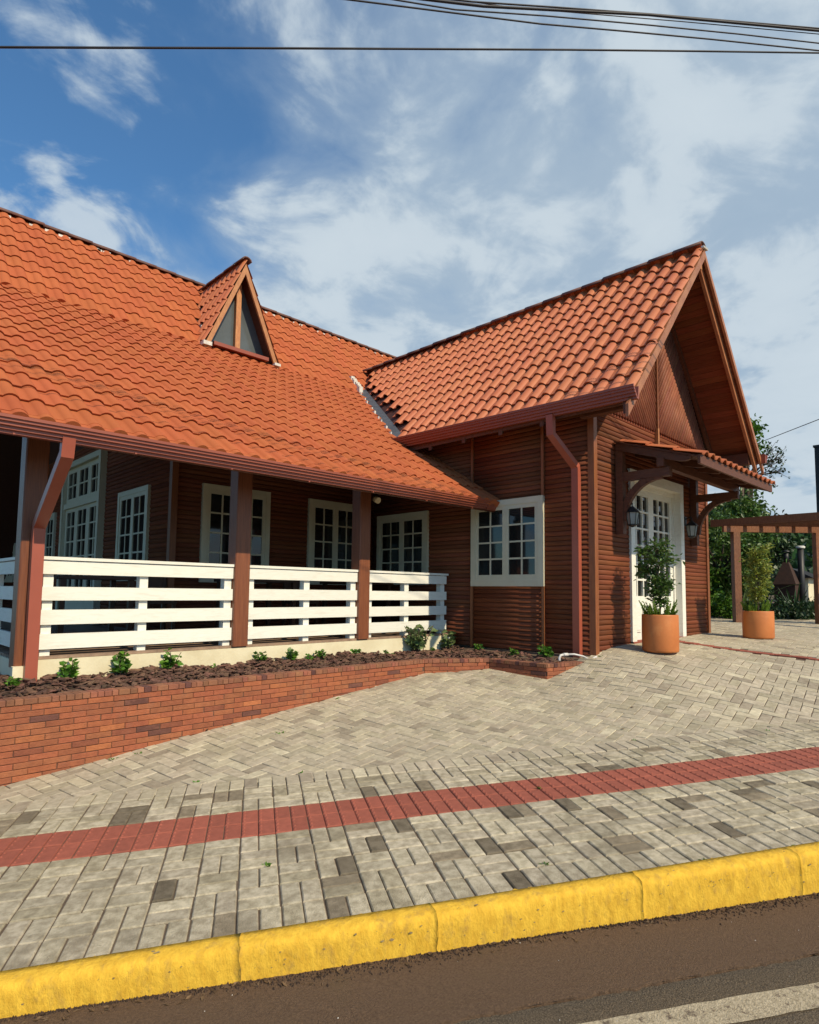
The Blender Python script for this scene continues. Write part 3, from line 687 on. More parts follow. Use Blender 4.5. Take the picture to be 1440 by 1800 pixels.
# chevron boards of the gable
def gable_boards(sgn):
    d = Vector((.60*sgn, 0, -.80)); p = Vector((.80*sgn, 0, .60)); c0 = Vector((XC-.05, 0, zs))
    tri = [(XC - sgn*(XC-XW+.0), zs), (XC-.05*0, zs), (XC, zw(XC)-.06)]; nb = 0
    def clip(o):                                                                          # line o + k d against the triangle
        ks = []
        for i in range(3):
            (ax, az), (bx, bz) = tri[i], tri[(i+1) % 3]; ex, ez = bx-ax, bz-az; den = d.x*ez - d.z*ex
            if abs(den) < 1e-6: continue
            k = ((ax-o.x)*ez - (az-o.z)*ex)/den; m = ((ax-o.x)*d.z - (az-o.z)*d.x)/den
            if -1e-6 <= m <= 1+1e-6: ks.append(k)
        return (min(ks), max(ks)) if len(ks) > 1 else None
    q = -3.0
    while q < 3.2:
        o = c0 + p*(q+PIT/2); ks = clip(o); 
        if ks and ks[1]-ks[0] > .04:
            mb = MB(); mb.extr([(a*1.15, b) for a, b in LOGP], Vector((0, YD-.022, 0)) + c0 + p*q + d*ks[0], (0, -1, 0), p, d*(ks[1]-ks[0]), True)
            mb.build('gable_board', m_gable, pw)
        q += PIT
gable_boards(1); gable_boards(-1)
mb = MB(); mb.box(XC-.05-.02, XC-.05+.02, YD-.062, YD-.02, zs+.02, ZWR-.3); mb.build('trim', m_trim, pw)
mb = MB(); mb.box(XC-.085, XC-.045, YD-.07, YD-.02, 2.2, zs+.04); mb.build('trim', m_light_wood, pw)  # foot of the centre batten, sunlight on it put into lighter wood
# left side of the wing
pl = panel([(XW, 4.01, -1.2), (XW, 12.0, -1.2), (XW, 12.0, 2.56), (XW, 4.01, 2.56)], .1, (-1, 0, 0))
Fl = (Vector((XW, 0, 0)), Vector((0, 1, 0)), Vector((-1, 0, 0)))
wall_boards(pl, Fl, 4.03, 4.76, -.80, 2.45); wall_boards(pl, Fl, 4.76, 6.03, -.80, .12); wall_boards(pl, Fl, 4.76, 6.03, 1.33, 2.45); wall_boards(pl, Fl, 6.03, 6.40, -.80, -.63); wall_boards(pl, Fl, 6.03, 8.35, -.63, 2.45)
for y in (4.76, 6.03):
    for z0, z1 in ((-.82, .10), (1.36, 2.5)): mb = MB(); mb.box(XW-.034, XW, y-.022, y+.022, z0, z1); mb.build('trim', m_trim, pl)
mb = MB(); mb.box(XW-.03, XW+.06, YD-.035, YD+.055, -.80, 2.55); mb.build('corner_trim', m_trim, house)
mb = MB(); mb.box(XF-.06, XF+.03, YD-.035, YD+.055, -.72, 2.55); mb.build('corner_trim', m_trim, house)
panel([(XF, 4.1, -1.2), (XF, 10, -1.2), (XF, 10, 2.56), (XF, 4.1, 2.56)], .1, (1, 0, 0))
# porch back wall and side wall
pb = panel([(XI, YB, -.9), (XW-.12, YB, -.9), (XW-.12, YB, zlow(YB)-.06), (XI, YB, zlow(YB)-.06)], .1, (0, -1, 0))
wall_boards(pb, (Vector((0, YB, 0)), Vector((1, 0, 0)), Vector((0, -1, 0))), XI+.04, XW-.02, -.60, 1.85)
ps = panel([(XI, 8.46, -.9), (XI, 19.5, -.9), (XI, 19.5, zlow(8.46)-.06), (XI, 8.46, zlow(8.46)-.06)], .1, (-1, 0, 0))
wall_boards(ps, (Vector((XI, 0, 0)), Vector((0, 1, 0)), Vector((-1, 0, 0))), 8.40, 19.5, -.60, 2.62)
mb = MB(); mb.box(XI-.035, XI+.055, YB-.035, YB+.055, -.62, 2.6); mb.build('corner_trim', m_trim, house)
mb = MB(); mb.box(XI-.3, XI, 19.5, 19.6, -.6, 2.4); mb.build('corner_trim', m_beam, house)
# plinth of the wing below the boards (dark, soil material)
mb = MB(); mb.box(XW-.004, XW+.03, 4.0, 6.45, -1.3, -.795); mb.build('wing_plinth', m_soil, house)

# windows and doors
def glazed(parent, F, u0, u1, v0, v1, cols, rows, st, mun, d0, d1, bot=None, top=None, lite='pane', mat=m_cream):
    """one leaf: stiles, rails, muntins in one mesh; each pane its own"""
    bot = bot or st; top = top or st; mb = MB()
    mb.fbox(F, u0, u0+st, v0, v1, d0, d1); mb.fbox(F, u1-st, u1, v0, v1, d0, d1)
    mb.fbox(F, u0+st, u1-st, v0, v0+bot, d0, d1-.0015); mb.fbox(F, u0+st, u1-st, v1-top, v1, d0, d1-.0015)
    a0, a1, b0, b1 = u0+st, u1-st, v0+bot, v1-top; cw = (a1-a0-mun*(cols-1))/cols; rh = (b1-b0-mun*(rows-1))/rows
    for i in range(1, cols): mb.fbox(F, a0+i*cw+(i-1)*mun, a0+i*(cw+mun), b0, b1, d0+.006, d1-.004)
    for j in range(1, rows): mb.fbox(F, a0, a1, b0+j*rh+(j-1)*mun, b0+j*(rh+mun), d0+.007, d1-.006)
    leaf = mb.mesh('sash', mat); lo = link('sash', leaf, parent)
    pm = None
    for i in range(cols):
        for j in range(rows):
            x0, y0 = a0+i*(cw+mun), b0+j*(rh+mun); q = MB(); t = [random.gauss(0, .004) for _ in range(3)]
            O, U, Nn = F; P = lambda u, v, d: O+U*u+Vector((0, 0, v))+Nn*d
            q.add([P(x0-.004, y0-.004, d0+.010+t[0]*.4), P(x0+cw+.004, y0-.004, d0+.010+t[1]*.4), P(x0+cw+.004, y0+rh+.004, d0+.010+t[2]*.4), P(x0-.004, y0+rh+.004, d0+.010+(t[0]+t[2]-t[1])*.4),
                   P(x0-.004, y0-.004, d0+.002), P(x0+cw+.004, y0-.004, d0+.002), P(x0+cw+.004, y0+rh+.004, d0+.002), P(x0-.004, y0+rh+.004, d0+.002)],
                  [(0, 1, 2, 3), (7, 6, 5, 4), (0, 4, 5, 1), (1, 5, 6, 2), (2, 6, 7, 3), (3, 7, 4, 0)])
            q.build(lite, m_glass, parent)
    return lo
def window(F, u0, u1, v0, v1, fw=.075, rows=4, botrail=.07, mat=m_cream, prd=.055):
    mb = MB()
    mb.fbox(F, u0, u0+fw, v0, v1, .0, prd); mb.fbox(F, u1-fw, u1, v0, v1, .0, prd); mb.fbox(F, u0+fw, u1-fw, v1-fw, v1, .0, prd-.002); mb.fbox(F, u0+fw, u1-fw, v0, v0+fw, .0, prd-.002)
    mb.fbox(F, u0+fw, u1-fw, v0+fw, v0+fw+.012, .0, .05)
    w = mb.build('window', mat, house); um = (u0+u1)/2
    glazed(w, F, u0+fw, um-.001, v0+fw+.012, v1-fw, 2, rows, .055, .024, .021, .043, botrail, .06, mat=mat)
    glazed(w, F, um+.001, u1-fw, v0+fw+.012, v1-fw, 2, rows, .055, .024, .021, .045, botrail, .06, mat=mat)
    return w
Ub = Vector((0, -1, 0)); Nx = Vector((-1, 0, 0))
window((Vector((XW, 0, 0)), Ub, Nx), -6.03, -4.74, .10, 1.365, .085)
window((Vector((XW, 0, 0)), Ub, Nx), -8.20, -6.955, .12, 1.34)
Fb = (Vector((0, YB, 0)), Vector((1, 0, 0)), Vector((0, -1, 0)))
window(Fb, 4.0, 5.11, .105, 1.525); window(Fb, 5.84, 6.95, .105, 1.515)
Fs = (Vector((XI, 0, 0)), Ub, Nx)
window(Fs, -10.32, -9.10, .12, 1.535); window(Fs, -15.06, -13.83, .12, 1.52); window(Fs, -18.3, -17.05, .12, 1.52)
# tall garden door on the side wall, three leaves and a transom light
def tall_door():
    mb = MB(); u0, u1, v0, v1 = -13.19, -11.03, -.60, 2.37; fw = .10; F = Fs
    mb.fbox(F, u0, u0+fw, v0, v1, .0, .12); mb.fbox(F, u1-fw, u1, v0, v1, .0, .12); mb.fbox(F, u0+fw, u1-fw, v1-fw, v1, .0, .118); mb.fbox(F, u0+fw, u1-fw, 1.50, 1.60, .0, .09)
    d = mb.build('tall_door', m_cream, house); w = (u1-u0-2*fw)/3
    for k in range(3):
        a = u0+fw+k*w
        glazed(d, F, a+.001, a+w-.001, 1.60, v1-fw, 2, 2, .09, .026, .021, .05)
        glazed(d, F, a+.001, a+w-.001, v0, 1.50, 2, 5, .09, .026, .021, .05, .62, .07)
tall_door()
# entrance: deep frame, two leaves with 3 x 6 panes over raised panels
def entrance():
    F = (Vector((0, YD, 0)), Vector((1, 0, 0)), Vector((0, -1, 0))); v0, v1 = -.70, DZT
    mb = MB(); mb.fbox(F, DX0, DX0+.13, v0, v1, -.14, .045); mb.fbox(F, DX1-.13, DX1, v0, v1, -.14, .045); mb.fbox(F, DX0+.13, DX1-.13, v1-.15, v1, -.14, .043)
    mb.fbox(F, DX0+.13, DX0+.17, v0, v1-.15, -.14, -.06); mb.fbox(F, DX1-.17, DX1-.13, v0, v1-.15, -.14, -.06); mb.fbox(F, DX0+.17, DX1-.17, v1-.21, v1-.15, -.14, -.062)
    d = mb.build('entrance_door', m_white, house); a, b = DX0+.17, DX1-.17; um = (a+b)/2
    for x0, x1 in ((a, um-.0015), (um+.0015, b)):
        glazed(d, F, x0, x1, v0+.02, v1-.21, 3, 6, .085, .026, -.125, -.085, .66, .10, mat=m_white)
        q = MB(); w = x1-x0
        for c in (x0+.10, x0+w/2+.03):
            q.fbox(F, c, c+w/2-.13, v0+.16, v0+.55, -.088, -.070); q.fbox(F, c+.03, c+w/2-.16, v0+.19, v0+.52, -.088, -.062)
        q.build('door_panel', m_white, d)
    q = MB(); q.fbox(F, um+.02, um+.05, v0+.95, v0+1.13, -.085, -.074); q.tube([(um+.035, YD+.07, v0+1.02), (um+.035, YD+.03, v0+1.02), (um+.13, YD+.03, v0+1.02)], .009, 8); q.build('handle', m_iron, d)
    q = MB(); q.box(DX0, DX1, YD-.06, YD+.14, -1.0, -.655); q.build('threshold', m_redp, d)
entrance()

# porch: plinth, deck boards, posts, downpipes
mb = MB(); mb.box(1.40, 7.28, 6.42, 6.60, -1.5, -.66); mb.box(1.40, 1.58, 6.60, 19.4, -1.5, -.66); mb.box(1.36, 1.45, 6.35, 6.419, -1.3, -.70)
plinth = mb.build('porch_plinth', m_plinth, house)
mb = MB(); mb.box(1.45, 7.28, 6.60, 19.4, -.76, -.70); porch_floor = mb.build('porch_floor', m_beam, house)
y = 6.44
while y < 19.0:
    w = .088 if y < 9 else .5
    x1 = 7.28 if y < YB-.05 else XI-.02
    mb = MB(); mb.box(1.41, x1, y, y+w, -.657, -.630+jit(.002)); mb.build('deck_board', m_deck, porch_floor); y += w+.016
PY = 6.40
def post(x, y, z0=-.64, w=.19):
    mb = MB(); c = .010; h = w/2; pr = [(-h+c, -h), (h-c, -h), (h, -h+c), (h, h-c), (h-c, h), (-h+c, h), (-h, h-c), (-h, -h+c)]
    zt = zlow(y)-.06; mb.extr(pr, (x, y, z0), (1, 0, 0), (0, 1, 0), (0, 0, zt-z0)); return mb.build('porch_post', m_post, house)
post(1.47, 6.49, -.72, .19); post(3.603, 6.495); post(5.445, 6.495); post(1.47, 10.6); post(1.47, 14.6); post(1.47, 18.6)
mb = MB(); mb.rtube([(1.49, 5.56, 1.24), (1.49, 5.58, 1.10), (1.49, 6.30, .56), (1.49, 6.32, .40), (1.49, 6.32, -.93)], .098, .075, (1, 0, 0)); mb.build('downpipe', m_pipe, house)
mb = MB(); mb.rtube([(6.80, 4.33, 2.32), (6.81, 4.33, 2.07), (7.19, 4.20, 1.68), (7.20, 4.20, 1.55), (7.20, 4.20, -.98)], .098, .075, (0, 1, 0)); mb.build('downpipe', m_pipe, house)
mb = MB(); mb.tube([(5.66, 6.50, 1.31), (5.66, 6.44, 1.29), (5.66, 6.39, 1.27)], [.03, .045, .045], 12); o = mb.build('porch_lamp', m_plinth, None); tag(o, 'small round beige lamp on the third porch post under the eave', 'lamp')

# dormer
def dormer():
    xc, hw, zt, yf = 5.53, .735, 6.08, 10.08; zb = 4.36; m = (zt-zb)/hw; zd = lambda x: zt - m*abs(x-xc)
    yb = YK + (zt-ZK)/MU
    mb = MB()                                                                             # roof boarding, both slopes, running back into the main roof
    for sg in (-1, 1):
        e = xc+sg*hw; slab(mb, [(xc, yf, zt), (e, yf, zd(e)), (e, YK+.05, zd(e)), (xc, yb, zt)], .05)
    dm = mb.build('dormer', m_beam, house)
    me = tile_mesh('dormer_tile', .19, .36, .045, m_wtile, .018, .03); Bl = unit((1, 0, m)); ex = .32; dx = ex*Bl.x
    for sg in (-1, 1):
        B = unit((-sg, 0, m)); A = Vector((0, sg, 0)); Z = A.cross(B)
        for r in range(6):
            x = xc + sg*(hw+.01 - r*dx); z = zd(x) + .02
            if abs(x-xc) < .05: continue
            for k in range(10):
                y = yf-.02 + k*.19
                if y > YK + (z-ZK)/MU + .05: break
                a, b, zz = jt(A, B, Z); link('roof_tile', me, dm, fmat((x, y if sg > 0 else y+.19, z), a, b, zz))
    prof = [(.10*math.cos(math.pi*k/6), .08*math.sin(math.pi*k/6)) for k in range(7)] + [(.08*math.cos(math.pi*k/6), .06*math.sin(math.pi*k/6)) for k in range(6, -1, -1)]
    for k in range(5): mb = MB(); mb.extr(prof, (xc, yf-.05+k*.36, zt+.045+.004*(k % 2)), (1, 0, 0), (0, 0, 1), (0, .38, .01), True); mb.build('ridge_cap', m_ridge, dm)
    for sg in (-1, 1):                                                                    # barge boards and inner lining
        for y0, y1, d0, d1, mt in ((yf-.012, yf+.03, .0, .20, m_light_wood), (yf+.04, yf+.36, .052, .075, m_beam)):
            e = xc+sg*(hw+(.02 if y0 < yf else 0)); mb = MB(); pr = [(x, y, zd(x)-d) for x in (xc, e) for y in (y0, y1) for d in (d0, d1)]
            mb.add(pr, [(0, 1, 3, 2), (4, 6, 7, 5), (0, 4, 5, 1), (2, 3, 7, 6), (0, 2, 6, 4), (1, 5, 7, 3)]); mb.build('barge_board' if d1 > .1 else 'soffit', mt, dm)
    yg = yf+.30; zi = zt-.16; zg = zlow(yg)+.03
    for sg in (-1, 1):
        xo = xc+sg*(hw-.06)
        mb = MB(); vs = [(xc+sg*.045, zg), (xo-sg*.02, zg), (xc+sg*.045, zi-.02)]; mb.add([(x, yg, z) for x, z in vs] + [(x, yg+.012, z) for x, z in vs], [(0, 1, 2), (5, 4, 3), (0, 3, 4, 1), (1, 4, 5, 2), (2, 5, 3, 0)]); mb.build('pane', m_glass_d, dm)
    mb = MB(); mb.box(xc-.05, xc+.05, yg-.09, yg-.005, zg-.03, zi-.16); mb.build('mullion', m_light_wood, dm)
    mb = MB(); mb.box(xc-.56, xc+.56, yf+.02, yf+.34, zlow(yf+.18)+.02, zlow(yf+.18)+.085); mb.build('sill_flashing', m_gutter, dm)
    mb = MB()
    for i in range(26):
        sg = -1; f = random.random(); x = xc-hw*(1-f*.8)-.04; z = zd(x)-.02; y = YK + (z-ZK)/MU - .03; r = random.uniform(.015, .04); mb.box(x-r, x+r, y-r, y+r, z-r, z+r)
    mb.box(xc-hw-.06, xc-hw+.10, yf-.06, yf+.05, zb-.06, zb+.01); mb.box(xc+hw-.08, xc+hw+.05, yf-.05, yf+.04, zb-.05, zb+.0)
    mb.build('dormer_mortar', m_mort_w, dm, 'stuff')
dormer()

# awning over the entrance
def awning():
    x0, x1 = 7.80, 10.70; yw, yf = 3.97, 2.86; zb, zf = 2.10, 1.735; k = (zb-zf)/(yw-yf); za = lambda y: zf + k*(y-yf)
    mb = MB(); slab(mb, [(x0, yf, za(yf)), (x1, yf, za(yf)), (x1, yw, za(yw)), (x0, yw, za(yw))], .022); aw = mb.build('awning', m_beam, house)
    me = tile_mesh('awning_tile', .2135, .42, .048, m_wtile, .018, .03); B = unit((0, 1, k)); A = Vector((1, 0, 0)); Z = A.cross(B)
    for r in range(3):
        for i in range(14):
            a, b, z_ = jt(A, B, Z); y = yf-.06+r*.355; link('roof_tile', me, aw, fmat((x0-.04+i*.2135, y, za(y)+.004), a, b, z_))
    for x in np.linspace(x0+.05, x1-.05, 6):                                              # rafters with a curved toe
        prof = [(.0, -.025), (.0, -.12), (.70, -.12), (.84, -.115), (.93, -.095), (.98, -.065), (1.0, -.025)]
        mb = MB(); pr = [(yw-.02 - q*1.0, za(yw-.02-q)+d) for q, d in prof]; n = len(pr)
        mb.add([(x-.028, y, z) for y, z in pr] + [(x+.028, y, z) for y, z in pr], [tuple(range(n)), tuple(reversed(range(n, 2*n)))] + [(i, n+i, n+(i+1) % n, (i+1) % n) for i in range(n)]); mb.build('rafter', m_beam, aw)
    mb = MB(); mb.box(x0-.02, x1+.02, yf-.035, yf-.002, za(yf)-.11, za(yf)+.005); mb.build('fascia', m_beam, aw)
    for xs in (x1+.002,):
        mb = MB(); pr = [(x, y, za(y)-d) for x in (xs, xs+.026) for y in (yf, yw) for d in (.0, .10)]
        mb.add(pr, [(0, 1, 3, 2), (4, 6, 7, 5), (0, 4, 5, 1), (2, 3, 7, 6), (0, 2, 6, 4), (1, 5, 7, 3)]); mb.build('fascia', m_beam, aw)
    mb = MB(); mb.box(x0, x1, 3.29, 3.38, 1.66, 1.775); mb.build('purlin', m_beam, aw)
    for x in (7.90, 10.49):
        mb = MB(); mb.box(x-.05, x+.05, 3.875, 3.975, .82, za(3.92)-.03)
        mb.box(x-.045, x+.045, 3.24, 3.876, 1.54, 1.655)
        n = 9; arc = [(3.885 - .53*(1-math.cos(t*math.pi/2/(n-1))), 1.00 + .56*math.sin(t*math.pi/2/(n-1))) for t in range(n)]
        for (ya, z1), (yb_, z2) in zip(arc, arc[1:]):
            d = Vector((0, yb_-ya, z2-z1)).normalized(); nrm = Vector((0, d.z, -d.y))*.045
            P = [Vector((x-.035, ya, z1)), Vector((x-.035, yb_, z2))]; vs = []
            for p in P:
                for sx in (0, .07):
                    for sn in (-1, 1): vs.append(p + Vector((sx, 0, 0)) + nrm*sn)
            mb.add(vs, [(0, 1, 5, 4), (2, 6, 7, 3), (0, 4, 6, 2), (1, 3, 7, 5), (0, 2, 3, 1), (4, 5, 7, 6)])
        mb.build('bracket', m_beam, aw)
awning()
def lantern(x, y, z, label):
    lt = root('wall_lantern', label, 'lantern', (x, y, z-.16), 'wall lanterns beside the entrance')
    mb = MB(); mb.tube([(x, 3.87, z+.16), (x, 3.80, z+.19), (x, y, z+.175), (x, y, z+.12)], .009, 8); mb.box(x-.03, x+.03, 3.868, 3.885, z+.06, z+.20); mb.build('arm', m_iron, lt)
    mb = MB(); mb.lathe([(.105, .045), (.03, .115), (.02, .13), (.001, .135)], (x, y, z), 6, False); mb.lathe([(.001, .044), (.105, .045)], (x, y, z), 6, False); mb.build('cap', m_iron, lt)
    mb = MB(); mb.lathe([(.055, -.12), (.082, .044)], (x, y, z), 6, False); mb.build('glass', m_clear, lt)
    mb = MB(); mb.lathe([(.001, -.155), (.02, -.15), (.06, -.125), (.062, -.112), (.001, -.112)], (x, y, z), 6, False)
    for q in range(6): a = q*math.pi/3; mb.tube([(x+.057*math.cos(a), y+.057*math.sin(a), z-.12), (x+.084*math.cos(a), y+.084*math.sin(a), z+.045)], .005, 4)
    mb.build('cage', m_iron, lt)
lantern(7.93, 3.78, 1.06, 'black lantern with glass sides hanging at the left awning bracket')
lantern(9.98, 3.78, 1.05, 'black lantern with glass sides hanging at the right awning bracket')

# ------------------------------------------------------------------ porch railing, one thing per bay
def railing(label, P, D, L, bals, endcap=(0, 0)):
    """P start at deck level on the rail line, D direction, outward side = D rotated clockwise"""
    D = Vector(D); Nn = Vector((D.y, -D.x, 0)); F = (Vector((P[0], P[1], 0)), D, Nn)
    r = root('porch_railing', label, 'railing', (P[0]+D.x*L/2, P[1]+D.y*L/2, -.629), 'white railings between the porch posts')
    for v0, v1 in ((.131, .253), (-.118, .012), (-.339, -.206), (-.567, -.427)):
        mb = MB(); j = [jit(.003) for _ in range(4)]; mb.fbox(F, 0, L, v0+j[0], v1+j[1], 0, .03); mb.build('rail_board', m_white, r)
    mb = MB(); mb.fbox(F, -.0, L+endcap[1], .262, .292, -.10, .045); mb.build('cap_rail', m_white, r)
    for b in bals: mb = MB(); mb.fbox(F, b, b+.085, -.629, .262, -.092, -.002); mb.build('baluster', m_white, r)
yr = 6.47
railing('white board railing in the widest bay, right of the corner downpipe', (1.570, yr), (1, 0, 0), 1.935, [.02, .90, 1.845])
railing('white board railing in the bay between the second and third porch posts', (3.702, yr), (1, 0, 0), 1.645, [.005, .80, 1.555])
railing('white board railing in the bay ending at the entrance wing, half in shade', (5.545, yr), (1, 0, 0), 1.60, [.005, .72, 1.50], (0, .03))
railing('white board railing in shade running back from the corner post at the left edge', (1.47, 10.5), (0, -1, 0), 3.91, [.02, 1.2, 2.5, 3.78])

# ------------------------------------------------------------------ planter
def planter():
    pl_ = root('brick_planter', 'low brick planter wall filled with bark along the porch front', 'planter', (3.5, 5.5, -1.3))
    ZC = -.845; cap_h = .045; CH = .0475
    bricks = []; caps = []
    core = MB()
    for k, ((xa, ya), (xb, yb)) in enumerate(zip(PLANT, PLANT[1:])):
        a, b = Vector((xa, ya, 0)), Vector((xb, yb, 0)); L = (b-a).length; u = (b-a)/L; nrm = Vector((u.y, -u.x, 0))       # outward = towards plaza
        inn = -nrm*.11; q = [a-nrm*.006, b-nrm*.006, b+inn, a+inn]; zc = ZC-cap_h-.003
        core.add([p+Vector((0, 0, -1.75)) for p in q] + [p+Vector((0, 0, zc)) for p in q], [(0, 1, 5, 4), (1, 2, 6, 5), (2, 3, 7, 6), (3, 0, 4, 7), (4, 5, 6, 7)])
        r = 0; z = ZC-cap_h
        while z > -1.62:
            off = 0 if r % 2 else -.1; s = off
            while s < L-.005:
                s0, s1 = max(0, s)+.002, min(L, s+.2)-.002; l = s1-s0
                if l > .025:
                    mid = a+u*(s0+s1)/2; g = G(mid.x+nrm.x*.05, mid.y+nrm.y*.05)
                    if z > g-.01: bricks.append((a+u*s0+Vector((0, 0, z-CH+.002)), u, nrm, l))
                s += .2*random.choice((1, 1, 1, 1, .985, 1.015)) if l > .1 or s < 0 else .2
            z -= CH; r += 1
        s = 0
        while s < L-.02:
            w = min(random.choice((.052, .056, .06, .095)), L-s); caps.append((a+u*(s+.0015)+Vector((0, 0, ZC-cap_h+.001)), u, nrm, w-.003)); s += w
    core.build('wall_core', m_mortar, pl_)
    cache = {}
    def bm(l, w, h, mat, nm):
        kk = (round(l, 3), nm)
        if kk not in cache: cache[kk] = piece(nm, round(l, 3), h, w, .0035, mat)
        return cache[kk]
    seen = lambda it: it[0].length + (0 if in_view(it[0], 1.0) else 100)
    for lst, nm, mat, h, dep in ((bricks, 'brick', m_brick, CH-.004, .10), (caps, 'cap_brick', m_cap, cap_h, .135)):
        lst.sort(key=seen); rest = MB()
        for i, (o, u, nrm, l) in enumerate(lst):
            pr = abs(random.gauss(0, .0022)) + (.006 if nm == 'cap_brick' else 0); d = dep + (random.uniform(-.02, .02) if nm == 'cap_brick' else 0)
            tlt = random.gauss(0, .006); u2 = (u+Vector((0, 0, tlt))).normalized(); zz = u2.cross(nrm) * -1
            me = bm(l, dep, h, mat, nm); mw = fmat(o + nrm*pr, u2, nrm.cross(u2), nrm)
            if (nrm.cross(u2)).z < 0: mw = fmat(o + nrm*pr + Vector((0, 0, h)), u2, nrm.cross(u2), nrm)
            if i < 300: link(nm, me, pl_, mw)
            else:
                V0 = np.array([v.co[:] for v in me.vertices]); A = np.array(mw); rest.add((V0@A[:3, :3].T+A[:3, 3]).tolist(), [tuple(p.vertices) for p in me.polygons])
        if rest.v: rest.build('outer_bricks', mat, pl_, 'stuff')
    return pl_
planter()
def bed_z(x, y):                                                                          # soil surface in the bed, slightly mounded
    z = -.885 + .05*min(1, max(0, (y-5.6)/.8)) if x < 5.7 else -.885 + .03*min(1, max(0, (x-6.4)/.7))
    return z + .018*math.sin(x*5.3)*math.sin(y*4.1+1)
def in_bed(x, y):
    if x < -2.2: return False
    if y > 6.40 and x > 1.38: return False
    if y > 9: return False
    if x <= 5.62: return y > 5.55
    if x > 7.22: return False
    if x <= 6.36: return y > 5.55-(x-5.62)*.608
    if x <= 6.45: return y > 4.99
    return y > 4.24-(x-6.43)*.21
def bed():
    mb = MB(); xs = np.linspace(-2.0, 7.26, 70); ys = np.linspace(3.95, 9, 46); idx = {}
    for i, x in enumerate(xs):
        for j, y in enumerate(ys):
            if in_bed(x, y-.06) or in_bed(x-.06, y) or in_bed(x+.06, y+.06) or in_bed(x, y): idx[i, j] = len(mb.v); mb.v.append((x, y, bed_z(x, y)-.01))
    for i in range(69):
        for j in range(45):
            q = [(i, j), (i+1, j), (i+1, j+1), (i, j+1)]
            if all(k in idx for k in q): mb.f.append(tuple(idx[k] for k in q)); mb.sm.append(True)
    mb.build('soil_bed', m_soil, None, 'structure')
    mb = MB(); n = 0
    while n < 5200:
        x = random.uniform(-.8, 7.2); y = random.uniform(4.1, 7.4)
        if not in_bed(x, y): continue
        if x > 6.35 and random.random() < .35: n += 1; continue
        n += 1; z = bed_z(x, y) + random.uniform(-.01, .030)
        if x < 5.6 and y < 5.6: z -= .012
        l, w, h = random.uniform(.022, .07), random.uniform(.014, .036), random.uniform(.004, .010)
        a = random.uniform(0, 6.28); t1, t2 = random.gauss(0, .25), random.gauss(0, .25)
        U = Vector((math.cos(a), math.sin(a), t1)).normalized(); V_ = Vector((-math.sin(a), math.cos(a), t2)); V_ = (V_-U*V_.dot(U)).normalized(); Wn = U.cross(V_); P = Vector((x, y, z)); q = []
        for sz in (-h, h):
            for k in range(6):
                b = k*math.pi/3; rr = random.uniform(.65, 1.1); q.append(P + U*(l*rr*math.cos(b)) + V_*(w*rr*math.sin(b)) + Wn*(sz*random.uniform(.4, 1.2)))
        mb.add(q, [tuple(range(5, -1, -1)), tuple(range(6, 12))] + [(k, (k+1) % 6, 6+(k+1) % 6, 6+k) for k in range(6)])
    mb.build('bark_mulch', m_bark, None, 'stuff')
bed()

# ------------------------------------------------------------------ leaves
def leaf_mesh(name, P, D, size, mat, width=.45, fold=.18, droop=.0):
    """P leaf bases (n,3), D leaf directions (n,3): folded diamond leaves"""
    n = len(P); D = D/np.linalg.norm(D, axis=1)[:, None]; r = rng.normal(size=(n, 3)); s = np.cross(D, r); s /= np.linalg.norm(s, axis=1)[:, None]; u = np.cross(s, D)
    sz = (np.full(n, size) if np.isscalar(size) else size)[:, None]*rng.uniform(.65, 1.25, (n, 1))
    tip = P + D*sz - np.array([0, 0, 1])*sz*droop; mid = P + D*sz*.45
    a = mid + s*sz*width/2 + u*sz*fold*.5; b = mid - s*sz*width/2 + u*sz*fold*.5
    V_ = np.stack([P, a, tip, b, ], 1).reshape(-1, 3); me = bpy.data.meshes.new(name); me.vertices.add(4*n); me.vertices.foreach_set('co', V_.ravel())
    idx = np.arange(n)*4; F = np.stack([idx, idx+1, idx+2, idx, idx+2, idx+3], 1).ravel()
    me.loops.add(6*n); me.loops.foreach_set('vertex_index', F); me.polygons.add(2*n); me.polygons.foreach_set('loop_start', np.arange(2*n)*3)
    me.update(calc_edges=True); me.materials.append(mat); return me
def dirs(n, upb=.3, spread=1.0): d = rng.normal(size=(n, 3))*spread; d[:, 2] += upb; return d

